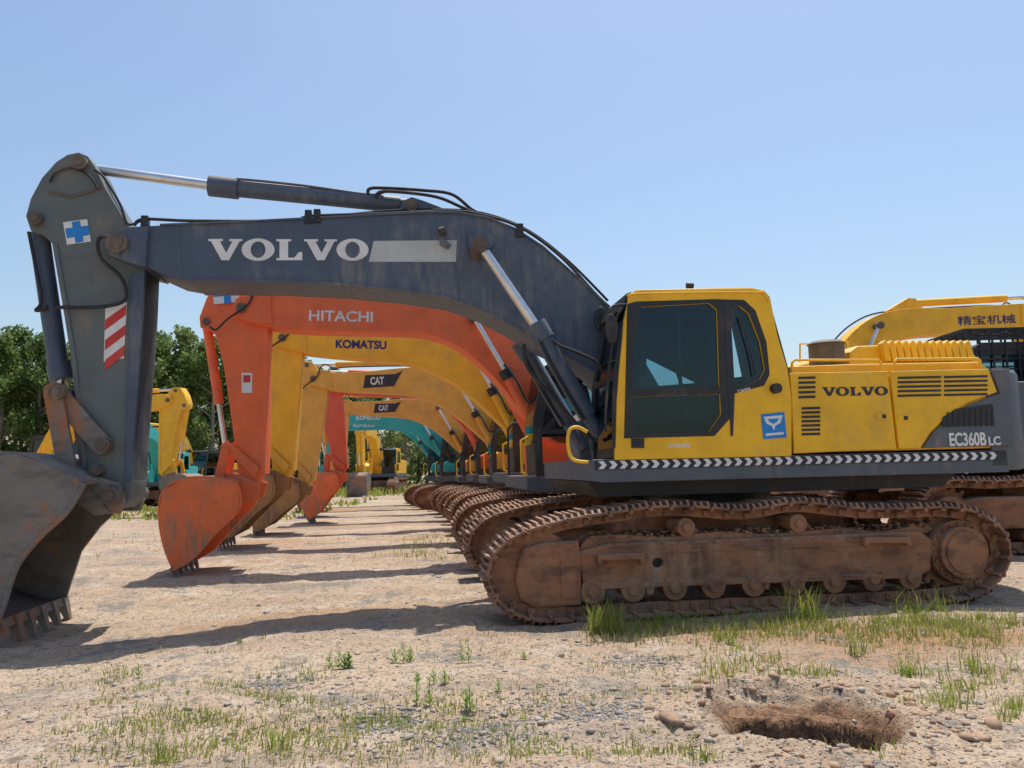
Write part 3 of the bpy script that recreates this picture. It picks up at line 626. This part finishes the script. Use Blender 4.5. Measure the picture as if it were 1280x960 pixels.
    hk2=G([(345,368),(330,356),(318,362),(310,380),(285,398),(270,412),(262,408)],LH-.35)
    put('arm_hose',B,gp('ah',lambda:m_tube([(a,-.34,b) for a,b in hk2],.016)),BLK)
    hk3=G([(630,455),(645,475),(662,505),(690,520),(700,540)],LH-.55)
    put('lift_hose',B,gp('lh',lambda:m_tube([(a,-.54,b) for a,b in hk3],.02)),BLK)
    bk=G([(296,602),(262,597),(230,598),(203,614),(198,645),(204,682),(216,713)],LH-.6); ed=G([(242,698),(268,668),(300,634)],LH-.6)
    bucket(AR,bk,ed,-.6,.6,bkt,5,.8)
    if plate: put('logo_plate',B,gp('lpz',lambda:m_prism(G([(410,382),(470,382),(486,376),(468,406),(405,408)],LB2),-.281,-.271)),DKT)
    if word:
        if plate: a,b=G([(420,402),(448,402)],LB2)
        else: a,b=G([(386,401),(466,403)],LB2)
        text('lettering',B,word,a,b,.17 if not plate else .2,-.2715 if not plate else -.2815,wmat,bold=.035 if word!='HITACHI' else .02)
    if label:
        put('warning_label',AR,m_prism(G([(302,466),(315,466),(315,491),(302,491)],LH-.2),-.196,-.191),WHT)
        put('label_print',AR,m_prism(G([(304,469),(313,469),(313,478),(304,478)],LH-.2),-.199,-.1955),REDV)
        put('blue_plate',AR,m_prism(G([(266,350),(298,350),(300,378),(268,381)],LH-.2),-.236,-.231),WHT)
        put('blue_plate_v',AR,m_prism(G([(279,350),(287,350),(290,379),(281,380)],LH-.2),-.239,-.2355),BLU)
        put('blue_plate_h',AR,m_prism(G([(267,360),(299,358),(300,369),(268,372)],LH-.2),-.2395,-.2355),BLU)
    return g
def rowM(n,dx,s,sp=3.6): return FR@Matrix.Translation((-XO+dx,1.67+sp*n,0))@Matrix.Scale(s,4)
generic('excavator',rowM(1,0,1),ORG,None,'HITACHI',WHT,ORB,label=True)
generic('excavator',rowM(2,0.1,1.03),KYE,None,'KOMATSU',NAVY,YBK,prof=1,brot=.3,arot=3)
generic('excavator',rowM(3,.1,.97),CYE,None,'CAT',WHT,YBK,plate=True,prof=1,brot=-1.5,arot=9)
generic('excavator',rowM(4,0,.98),RED,None,'HITACHI',WHT,ORB,brot=1.2,arot=-6)
generic('excavator',rowM(5,-.15,.93),CYE,None,'CAT',WHT,plate=True,prof=1,brot=-.5,arot=5)
generic('excavator',rowM(6,-.75,.93),TEAL,None,'KOBELCO',WHT,YBK,brot=-1.5,arot=7,prof=1)
generic('excavator',rowM(7,-1.15,.92),TEAL,None,'KOBELCO',WHT,brot=-2,arot=9)
def wM(x,y,rot,s=1): return Matrix.Translation((x,y,0))@Matrix.Rotation(math.radians(rot),4,'Z')@Matrix.Scale(s,4)
gy=generic('excavator',wM(10.9,22.5,181,1.36),KYE,KYE,'',NAVY,brot=1.0)
bx_=[c for c in gy.children if c.name.startswith('boom_group')][0]
ta,tb=G([(452,402),(350,400)],LH-.27)
tm_=m_text('\u7cbe\u5b9d\u673a\u68b0',(0,0),(abs(ta[0]-tb[0]),0),.2,0,bold=.01)
to=put('side_lettering',bx_,tm_,NAVY); to.rotation_euler=(0,0,math.pi); to.location=(ta[0],.272,ta[1])
generic('excavator',wM(11.1,13.2,179,1.17),CHAR,BLKP,'',NAVY,guard=True,brot=7)
generic('excavator',wM(-16.3,30,172,1.08),KYE,KYE,'',NAVY)
generic('excavator',wM(-24,43,150,1.0),TEAL,TEAL,'',NAVY)
generic('excavator',wM(-19.5,45,75,1.0),KYE,BLKP,'',NAVY)
generic('excavator',wM(-9.0,50,88,1.0),KYE,KYE,'',NAVY)
generic('excavator',wM(-17.5,38,100,.9),TEAL,TEAL,'',NAVY)
# ================================================================ GROUND
def ground_pt(px,py):
    d=f_*F+r_*(px-640)+u_*(480-py); t=-EYE/d.z; return d.x*t,d.y*t
PX,PY=ground_pt(1000,893)
def sms(t): t=max(0.,min(1.,t)); return t*t*(3-2*t)
def pit(x,y):
    dx=x-PX;dy=y-PY
    w=noise.noise(Vector((x*4,y*4,3)))*.08+noise.noise(Vector((x*10,y*10,9)))*.035
    r=math.hypot(dx,dy*.8); ro=.52+w
    z=0
    if r<ro: z-= .09*sms((ro-r)/.12)
    r2=math.hypot(dx*.92,(dy+.09)*1.0); ri=.41+w*.7
    if r2<ri: z-=1.0*sms((ri-r2)/.085)
    if ro<=r<ro+.25: z+=.04*(1-(r-ro)/.25)
    return z+ (noise.noise(Vector((x*9,y*9,19)))*.035 if r<ro+.1 else 0)
def H(x,y):
    d=math.hypot(x,y-4); k=1.0 if d<14 else max(0.0,1-(d-14)/30)
    z=(noise.noise(Vector((x*.5,y*.5,1)))*.045+noise.noise(Vector((x*1.7,y*1.7,2)))*.032+noise.noise(Vector((x*.5,y*4.0,8)))*.024)*k
    if d<9: z+=(noise.noise(Vector((x*6,y*6,5)))*.016+noise.noise(Vector((x*17,y*17,6)))*.009)
    z-=.17*sms((-x-1.8)/2.4)*sms((11-y)/2.2)*sms((x+25)/10)
    if abs(x-PX)<1 and abs(y-PY)<1: z+=pit(x,y)
    return z-.01
def grow(a,step,fac,end):
    out=[];x=a
    while abs(x)<end: step*=fac; x+=step; out.append(x)
    return out
xs=list(np.arange(-4,PX-.75,.026))+list(np.arange(PX-.75,PX+.75,.014))+list(np.arange(PX+.75,4,.026)); xr=list(np.arange(4,10,.08)); xs=[-v for v in grow(10,.1,1.16,2500)][::-1]+[-v for v in xr][::-1]+xs+xr+grow(10,.1,1.16,2500)
ys=[-v for v in grow(0,.2,1.3,500)][::-1]+list(np.arange(0,1.6,.1))+list(np.arange(1.6,PY-.75,.024))+list(np.arange(PY-.75,PY+.75,.014))+list(np.arange(PY+.75,6.2,.025))+list(np.arange(6.2,14,.06))+grow(14,.08,1.13,4000)
xs=sorted(set(round(v,4) for v in xs)); ys=sorted(set(round(v,4) for v in ys)); nx,ny=len(xs),len(ys)
V=np.zeros((ny*nx,3))
k=0
for y in ys:
    for x in xs: V[k]=(x,y,H(x,y)); k+=1
ii,jj=np.meshgrid(np.arange(ny-1),np.arange(nx-1),indexing='ij'); a=(ii*nx+jj).ravel()
Fq=np.stack([a,a+1,a+1+nx,a+nx],1)
me=np_mesh('ground',V,Fq,4); me.polygons.foreach_set('use_smooth',[True]*len(me.polygons))
mg,nt,b=newmat('dirt_ground')
gv=nt.nodes.new('ShaderNodeNewGeometry').outputs['Position']
mpn=nt.nodes.new('ShaderNodeMapping'); mpn.inputs['Scale'].default_value=(.25,1,1); nt.links.new(gv,mpn.inputs[0]); gs=mpn.outputs[0]
c=mixc(nt,ramp(nt,noi(nt,gs,.5,4),.38,.62),(0.56,0.43,0.30),(0.44,0.31,0.21))
c=mixc(nt,ramp(nt,noi(nt,gs,.9,5,.7),.5,.62),c,(0.37,0.285,0.22))
n22=noi(nt,gv,2.2,5,.7)
c=mixc(nt,ramp(nt,n22,.5,.64),c,(0.60,0.48,0.365))
c=mixc(nt,ramp(nt,noi(nt,gs,.22,3,.6),.54,.62),c,(0.43,0.25,0.135))
c=mixc(nt,ramp(nt,noi(nt,gv,1.1,5,.75),.56,.62),c,(0.27,0.24,0.20))
c=mixc(nt,ramp(nt,noi(nt,gv,9,3,.7),.53,.66),c,(0.28,0.215,0.155))
vo=nt.nodes.new('ShaderNodeTexVoronoi'); vo.inputs['Scale'].default_value=55; nt.links.new(gv,vo.inputs['Vector'])
sepc=nt.nodes.new('ShaderNodeSeparateColor'); nt.links.new(vo.outputs['Color'],sepc.inputs[0])
msk=nt.nodes.new('ShaderNodeMath'); msk.operation='MULTIPLY'
nt.links.new(ramp(nt,sepc.outputs[0],.6,.62),msk.inputs[0]); nt.links.new(ramp(nt,vo.outputs['Distance'],.3,.5,(1,1,1),(0,0,0)),msk.inputs[1])
stc=ramp(nt,sepc.outputs[1],0,1,(0.2,0.17,0.15),(0.62,0.54,0.47))
c=mixc(nt,msk.outputs[0],c,stc)
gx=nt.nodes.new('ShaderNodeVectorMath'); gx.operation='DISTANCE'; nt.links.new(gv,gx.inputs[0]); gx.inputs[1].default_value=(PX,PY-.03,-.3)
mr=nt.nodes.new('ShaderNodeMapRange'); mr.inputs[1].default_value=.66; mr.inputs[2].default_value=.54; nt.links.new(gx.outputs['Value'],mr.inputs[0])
soil_shade=mixc(nt,ramp(nt,noi(nt,gv,14,3,.7),.4,.6),(0.33,0.19,0.11),(0.15,0.09,0.055))  # dug soil colour, darkened to paint in the shade inside the pit
c=mixc(nt,mr.outputs[0],c,soil_shade)
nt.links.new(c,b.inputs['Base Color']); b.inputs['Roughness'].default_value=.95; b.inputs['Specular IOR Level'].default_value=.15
n1=noi(nt,gv,30,5,.75); ad=nt.nodes.new('ShaderNodeMath'); ad.operation='ADD'; nt.links.new(n1,ad.inputs[0]); nt.links.new(msk.outputs[0],ad.inputs[1])
bump(nt,b,ad.outputs[0],.9,.03)
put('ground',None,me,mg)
def simple(n,c,r=.9,c2=None,sc_=3):
    m,nt,b=newmat(n); g=nt.nodes.new('ShaderNodeNewGeometry')
    cc=mixc(nt,ramp(nt,noi(nt,g.outputs['Position'],sc_,2),.35,.65),c,c2 or c)
    nt.links.new(cc,b.inputs['Base Color']); b.inputs['Roughness'].default_value=r; return m
def stones(name,N,fn,mat):
    Vs=[];Fs=[]
    for i in range(N):
        x,y,s=fn()
        sh_=iv*(1+rs.uniform(-.35,.35,(12,1)))*np.array([s*rs.uniform(.6,1.4),s*rs.uniform(.6,1.3),s*rs.uniform(.4,.8)])
        an=rs.uniform(0,6.28); ca,sa=math.cos(an),math.sin(an)
        q=sh_.copy(); q[:,0]=sh_[:,0]*ca-sh_[:,1]*sa; q[:,1]=sh_[:,0]*sa+sh_[:,1]*ca
        Vs.append(q+np.array([x,y,H(x,y)+s*.1])); Fs.append(ifc+12*i)
    put(name,None,np_mesh(name,np.concatenate(Vs),np.concatenate(Fs),3),mat)
def rnear():
    while True:
        y=1.9+abs(rs.normal(0,3.2)); x=rs.uniform(-.75,.75)*(y+.6)
        if noise.noise(Vector((x*1.2,y*1.6,44)))>rs.uniform(-.5,.35) and math.hypot(x-PX,y-PY)>.55: break
    return x,y,min(.026,.003+rs.exponential(.0047))
stones('gravel',7500,rnear,simple('gravel_stone',(0.46,0.37,0.28),.9,(0.27,0.23,0.2),9))
heaps=[(690,885,.5),(480,900,.3),(800,825,.35),(340,850,.22),(600,915,.28),(760,890,.3)]
def rheap():
    px,py,s=heaps[rs.randint(len(heaps))]; x,y=ground_pt(px,py); return x+rs.normal(0,s*.5),y+rs.normal(0,s*.4),.003+rs.exponential(.0035)
stones('gravel',4200,rheap,simple('dark_gravel',(0.2,0.19,0.18),.9,(0.34,0.3,0.26),12))
def rpit():
    a=rs.uniform(0,6.28); r=rs.uniform(.52,.85)*(1 if rs.rand()<.7 else 1.3); return PX+r*math.cos(a),PY+r*math.sin(a)*1.1,.004+rs.exponential(.009)
stones('rubble',460,rpit,simple('rubble_soil',(0.46,0.29,0.18),.95,(0.27,0.18,0.12),8))
def rbig():
    px,py=[(212,860),(145,845),(415,853),(548,720),(1135,795),(1150,772),(840,905),(540,715),(1090,875),(1060,850),(1225,880),(600,740),(700,900),(910,868),(330,760)][rs.randint(15)]; x,y=ground_pt(px,py); return x+rs.normal(0,.1),y+rs.normal(0,.08),rs.uniform(.014,.04)
stones('rock',44,rbig,simple('rock_grey',(0.42,0.38,0.33),.9,(0.3,0.27,0.24),10))
bx,by=ground_pt(1118,890)
br=put('broken_brick',None,boxm(-.04,.04,-.03,.03,-.02,.02),simple('brick_red',(0.45,0.17,0.10),.9,(0.36,0.14,0.09),20)); br.location=(bx,by,H(bx,by)+.008); br.rotation_euler=(.25,.3,.5)
bv_=br.modifiers.new('b','BEVEL'); bv_.width=.008
def grass(name,spots,mat,w=.004):
    Vs=[];Fs=[];k=0
    for (x,y,h) in spots:
        z=H(x,y)-.005; a=rs.uniform(0,6.28); le=rs.uniform(.1,.7)*h; dx,dy=math.cos(a),math.sin(a); ww=w*rs.uniform(.5,1.3)*(1+y/14)
        b=rs.uniform(0,3.14); px_,py_=math.cos(b)*ww,math.sin(b)*ww
        Vs+=[(x-px_,y-py_,z),(x+px_,y+py_,z),(x+dx*le*.35-px_*.7,y+dy*le*.35-py_*.7,z+h*.6),(x+dx*le*.35+px_*.7,y+dy*le*.35+py_*.7,z+h*.6),(x+dx*le-px_*.12,y+dy*le-py_*.12,z+h),(x+dx*le+px_*.12,y+dy*le+py_*.12,z+h)]
        Fs+=[(k,k+1,k+3,k+2),(k+2,k+3,k+5,k+4)]; k+=6
    put(name,None,np_mesh(name,Vs,Fs,4),mat)
def leafm(n,c,c2,sc_=1.0,tf=.35):
    m=simple(n,c,.6,c2,sc_); nt=m.node_tree; b=nt.nodes['Principled BSDF']; out=nt.nodes['Material Output']
    b.inputs['Specular IOR Level'].default_value=.2
    tr=nt.nodes.new('ShaderNodeBsdfTranslucent'); src=b.inputs['Base Color'].links[0].from_socket; nt.links.new(src,tr.inputs[0])
    mx=nt.nodes.new('ShaderNodeMixShader'); mx.inputs[0].default_value=tf; nt.links.new(b.outputs[0],mx.inputs[1]); nt.links.new(tr.outputs[0],mx.inputs[2]); nt.links.new(mx.outputs[0],out.inputs[0]); return m
GR=leafm('grass_green',(0.24,0.32,0.045),(0.42,0.41,0.12),6,.5); GD=leafm('grass_dry',(0.48,0.40,0.19),(0.33,0.32,0.12),6,.4)
sp1=[]
def tuft(px,py,n,sp,h,thr=None):
    x,y=ground_pt(px,py)
    if thr is not None and noise.noise(Vector((x*1.1,y*1.5,71)))<thr: return
    for i in range(n): 
        xx=x+rs.normal(0,sp); yy=y+rs.normal(0,sp*.6)
        if math.hypot(xx-PX,yy-PY)<.62: continue
        sp1.append((xx,yy,h*rs.uniform(.3,1.25)))
for i in range(170): tuft(rs.uniform(735,1275),783-(rs.uniform(0,1))*18+rs.uniform(-4,18),int(rs.uniform(5,22)),.1,.10,-.2)
for i in range(9): tuft(750+rs.uniform(-10,24),786,24,.05,.25)
for i in range(6): tuft(1000+rs.uniform(-22,30),776,18,.05,.28)
for i in range(5): tuft(1150+rs.uniform(-22,30),768,18,.06,.2)
for i in range(190): tuft(rs.uniform(880,1280),rs.uniform(775,880),int(rs.uniform(5,18)),.07,.085,-.05)
for px,py in ((1140,835),(1215,830),(1262,890),(910,800),(875,945),(1190,880),(1272,880),(1075,815),(345,930),(205,945)):
    hh=rs.uniform(.08,.17)
    for j in range(3): tuft(px+rs.uniform(-12,12),py+rs.uniform(-4,4),int(rs.uniform(8,18)),.035,hh)
for i in range(320): tuft(rs.uniform(50,1250),rs.uniform(790,955),int(rs.uniform(3,11)),.05,.045,.1)
for i in range(130): tuft(rs.uniform(130,420),rs.uniform(830,955),14,.09,.05,-.1)
for i in range(100): tuft(rs.uniform(430,900),rs.uniform(865,955),12,.07,.04,-.1)
for px,py,n in ((480,902,16),(330,870,12),(250,900,12),(690,935,8),(800,940,8)):
    for j in range(n): tuft(px+rs.normal(0,28),py+rs.normal(0,6),16,.05,.045)
for i in range(40): tuft(rs.uniform(500,620),rs.uniform(668,700),12,.2,.12)
grass('grass',sp1,GR,.0032)
sp1=[]
for i in range(460): tuft(rs.uniform(0,1280),rs.uniform(775,955),int(rs.uniform(3,10)),.08,.05,.0)
for i in range(150): tuft(rs.uniform(735,1270),rs.uniform(770,805),9,.1,.08)
for i in range(160): tuft(rs.uniform(100,600),rs.uniform(628,700),8,.5,.09,.0)
grass('dry_grass',sp1,GD,.0032)
sp1=[]
for i in range(5000): 
    x=rs.uniform(-42,10); y=rs.uniform(46,64); sp1.append((x,y,rs.uniform(.15,.55)))
for i in range(3000): 
    x=rs.uniform(-26,-7); y=rs.uniform(22,42); 
    if noise.noise(Vector((x*.3,y*.3,3)))>.0: sp1.append((x,y,rs.uniform(.08,.25)))
grass('meadow_grass',sp1,GR,.02)
WD=leafm('weed_leaf',(0.12,0.24,0.03),(0.24,0.36,0.06),20)
def weed(px,py,h,n):
    x,y=ground_pt(px,py); Vs=[];Fs=[];k=0
    stems=max(1,n//14)
    for s in range(stems):
        sx_,sy_=rs.normal(0,.035),rs.normal(0,.02); hh=h*rs.uniform(.6,1)
        for i in range(16):
            zz=hh*(i/16); a=i*2.4+rs.uniform(0,.6); l=.035*(1.2-.6*i/16)*(h/.12)**.5; w=l*.22
            dx,dy=math.cos(a),math.sin(a); o=np.array([sx_,sy_,zz]); t_=o+np.array([dx*l,dy*l,l*.8]); mm=(o+t_)/2; sd=np.array([-dy*w,dx*w,0])
            Vs+=[o,mm+sd,t_,mm-sd]; Fs.append((k,k+1,k+2,k+3)); k+=4
        q=.002; Vs+=[(sx_-q,sy_,0),(sx_+q,sy_,0),(sx_+q,sy_,hh),(sx_-q,sy_,hh)]; Fs.append((k,k+1,k+2,k+3)); k+=4
    Vs=np.array([tuple(v) for v in Vs])+np.array([x,y,H(x,y)-.004])
    put('weed_plant',None,np_mesh('weed',Vs,Fs,4),WD)
for (px,py,h,n) in((430,836,.13,110),(506,826,.14,64),(577,830,.15,28),(547,858,.13,40),(579,890,.17,34),(530,884,.17,34),(517,852,.09,14),(625,868,.09,20),(592,895,.06,14),(650,818,.09,14),(755,770,.3,42),(1140,836,.14,28),(912,806,.1,40),(985,850,.05,14),(300,800,.05,28),(186,840,.12,14),(250,870,.05,14),(1075,900,.05,14)): weed(px,py,h,n)
# ================================================================ TREES
LF=[leafm('poplar_leaf',(0.10,0.17,0.045),(0.21,0.28,0.085),.8,.55),leafm('poplar_leaf_b',(0.12,0.185,0.05),(0.23,0.29,0.095),.8,.55)]
BARK=simple('bark',(0.2,0.17,0.13),.95,(0.3,0.25,0.2),4)
def tree_mesh(seed,Ht,Wd):
    rr=np.random.RandomState(seed); Vs=[];Fs=[];k=0
    bv=[];bf=[]
    def seg(p0,p1,a,b):
        c=m_cyl(p0,p1,a,7,b); o=len(bv); bv.extend([tuple(q.co) for q in c.vertices]); bf.extend([tuple(o+w for w in p.vertices) for p in c.polygons]); bpy.data.meshes.remove(c)
    top=(rr.normal(0,.2),rr.normal(0,.2),Ht*.93); mid=(rr.normal(0,.15),rr.normal(0,.15),Ht*.45)
    seg((0,0,-.1),mid,.17,.1); seg(mid,top,.1,.02)
    cl=[]
    for i in range(34):
        z=Ht*rr.uniform(.14,.95); a=rr.uniform(0,6.28); env=math.sin(math.pi*min(1,(z/Ht-.08)/.95)**.75)*.9+.15
        l=Wd*env*rr.uniform(.55,1.15); p0=(0,0,z-l*.5) if z-l*.5>.6 else (0,0,.7); p1=(math.cos(a)*l,math.sin(a)*l,z+l*.25)
        seg(p0,p1,.045,.012)
        for q in(1,.75,.5): cl.append((p1[0]*q,p1[1]*q,p0[2]+(p1[2]-p0[2])*q,.5*rr.uniform(.6,1.3)))
    for i in range(14): cl.append((rr.normal(0,.25),rr.normal(0,.25),Ht*rr.uniform(.6,1.0),.42))
    for (cx,cy,cz,cr) in cl:
        n=int(50*cr/.5)
        P=rr.normal(0,1,(n,3)); P/=np.linalg.norm(P,axis=1)[:,None]; P*= (rr.uniform(.2,1,(n,1))**.5)*cr; P[:,2]*=.8
        for p in P:
            c0=np.array([cx,cy,cz])+p; u=rr.normal(0,1,3); u/=np.linalg.norm(u); v=np.cross(u,rr.normal(0,1,3)); v/=np.linalg.norm(v)
            s=rr.uniform(.06,.13); Vs+=[c0-u*s,c0+v*s*.7,c0+u*s,c0-v*s*.7]; Fs.append((k,k+1,k+2,k+3)); k+=4
    lm=np_mesh('leaves',Vs,Fs,4); bm_=bpy.data.meshes.new('wood'); bm_.from_pydata(bv,[],bf); return lm,bm_
TM=[tree_mesh(11,9,1.7),tree_mesh(12,10,1.9),tree_mesh(13,8.5,2.0),tree_mesh(14,9.5,1.6)]
TH=[9.3,10.3,8.8,9.8]
def tree(x,y,h,k):
    g=root('poplar_tree',Matrix.Translation((x,y,0))@Matrix.Rotation(R.uniform(0,6.28),4,'Z')@Matrix.Scale(h/TH[k],4))
    put('foliage',g,TM[k][0],LF[k%2]); put('trunk_and_limbs',g,TM[k][1],BARK)
# (bearing measurement, distance m, tree height m)
for px,D,h in ((-95,57,12.8),(-60,60,13.2),(-30,57,12.8),(-5,56,12.7),(12,58,13.4),(30,60,13.6),(50,57,12.4),(80,58,12.6),(108,60,12.8),(135,57,12.8),(160,58,13.6),(180,57,13.9),(195,62,13.2),(214,59,10.8),(232,58,13.2),(250,61,13.6),(266,57,12.6),(290,60,12.2),(310,62,11.4),(332,60,11.6),(355,64,11.6),(378,62,11.2),(398,66,11),(415,62,10.2),(430,68,10.4),(444,64,9.6),(458,70,10.1),(474,66,9.2),(490,72,9.6),(505,68,8.8),(522,74,9),(545,74,8.4),(570,76,8),(600,78,8),(640,80,7.4),(690,80,7),(750,84,7),(810,84,6.6),(880,86,6.4),
  (-45,68,13),(-15,70,13.4),(22,69,13.6),(60,70,13),(172,70,14),(205,70,11.5),(242,71,13.6),(278,70,12.6)):
    tree((px-640)/975*D,D,h*R.uniform(.96,1.04),R.randrange(4))
def hedge():
    rr=np.random.RandomState(5); Vs=[];Fs=[];k=0
    for i in range(30000):
        x=rr.uniform(-62,45); y=rr.uniform(72,80); hh=3.4+1.4*noise.noise(Vector((x*.15,0,0)))+.8*noise.noise(Vector((x*.8,4,0)))
        c0=np.array([x,y,rr.uniform(0,hh)]); u=rr.normal(0,1,3);u/=np.linalg.norm(u);v=np.cross(u,rr.normal(0,1,3));v/=np.linalg.norm(v); s=rr.uniform(.12,.26)
        Vs+=[c0-u*s,c0+v*s*.7,c0+u*s,c0-v*s*.7]; Fs.append((k,k+1,k+2,k+3)); k+=4
    put('distant_shrubs',None,np_mesh('h',Vs,Fs,4),LF[0])
hedge()
# ================================================================ LIGHT
sd=Vector((.12,.28,.92)).normalized(); el=math.asin(sd.z); az=math.atan2(sd.x,sd.y)
w=bpy.data.worlds.new('World'); sc.world=w; w.use_nodes=True; nt=w.node_tree
sky=nt.nodes.new('ShaderNodeTexSky'); sky.sky_type='NISHITA'; sky.sun_disc=False; sky.sun_elevation=el; sky.sun_rotation=az; sky.air_density=1.3; sky.dust_density=1.8; sky.ozone_density=3.6
bg=nt.nodes['Background']; bg.inputs[1].default_value=.15; nt.links.new(sky.outputs[0],bg.inputs[0])
sl_=bpy.data.lights.new('sun','SUN'); sl_.energy=4.9; sl_.angle=math.radians(.5); sl_.color=(1,.95,.87)
so=bpy.data.objects.new('sun',sl_); sc.collection.objects.link(so); so.rotation_euler=sd.to_track_quat('Z','Y').to_euler()
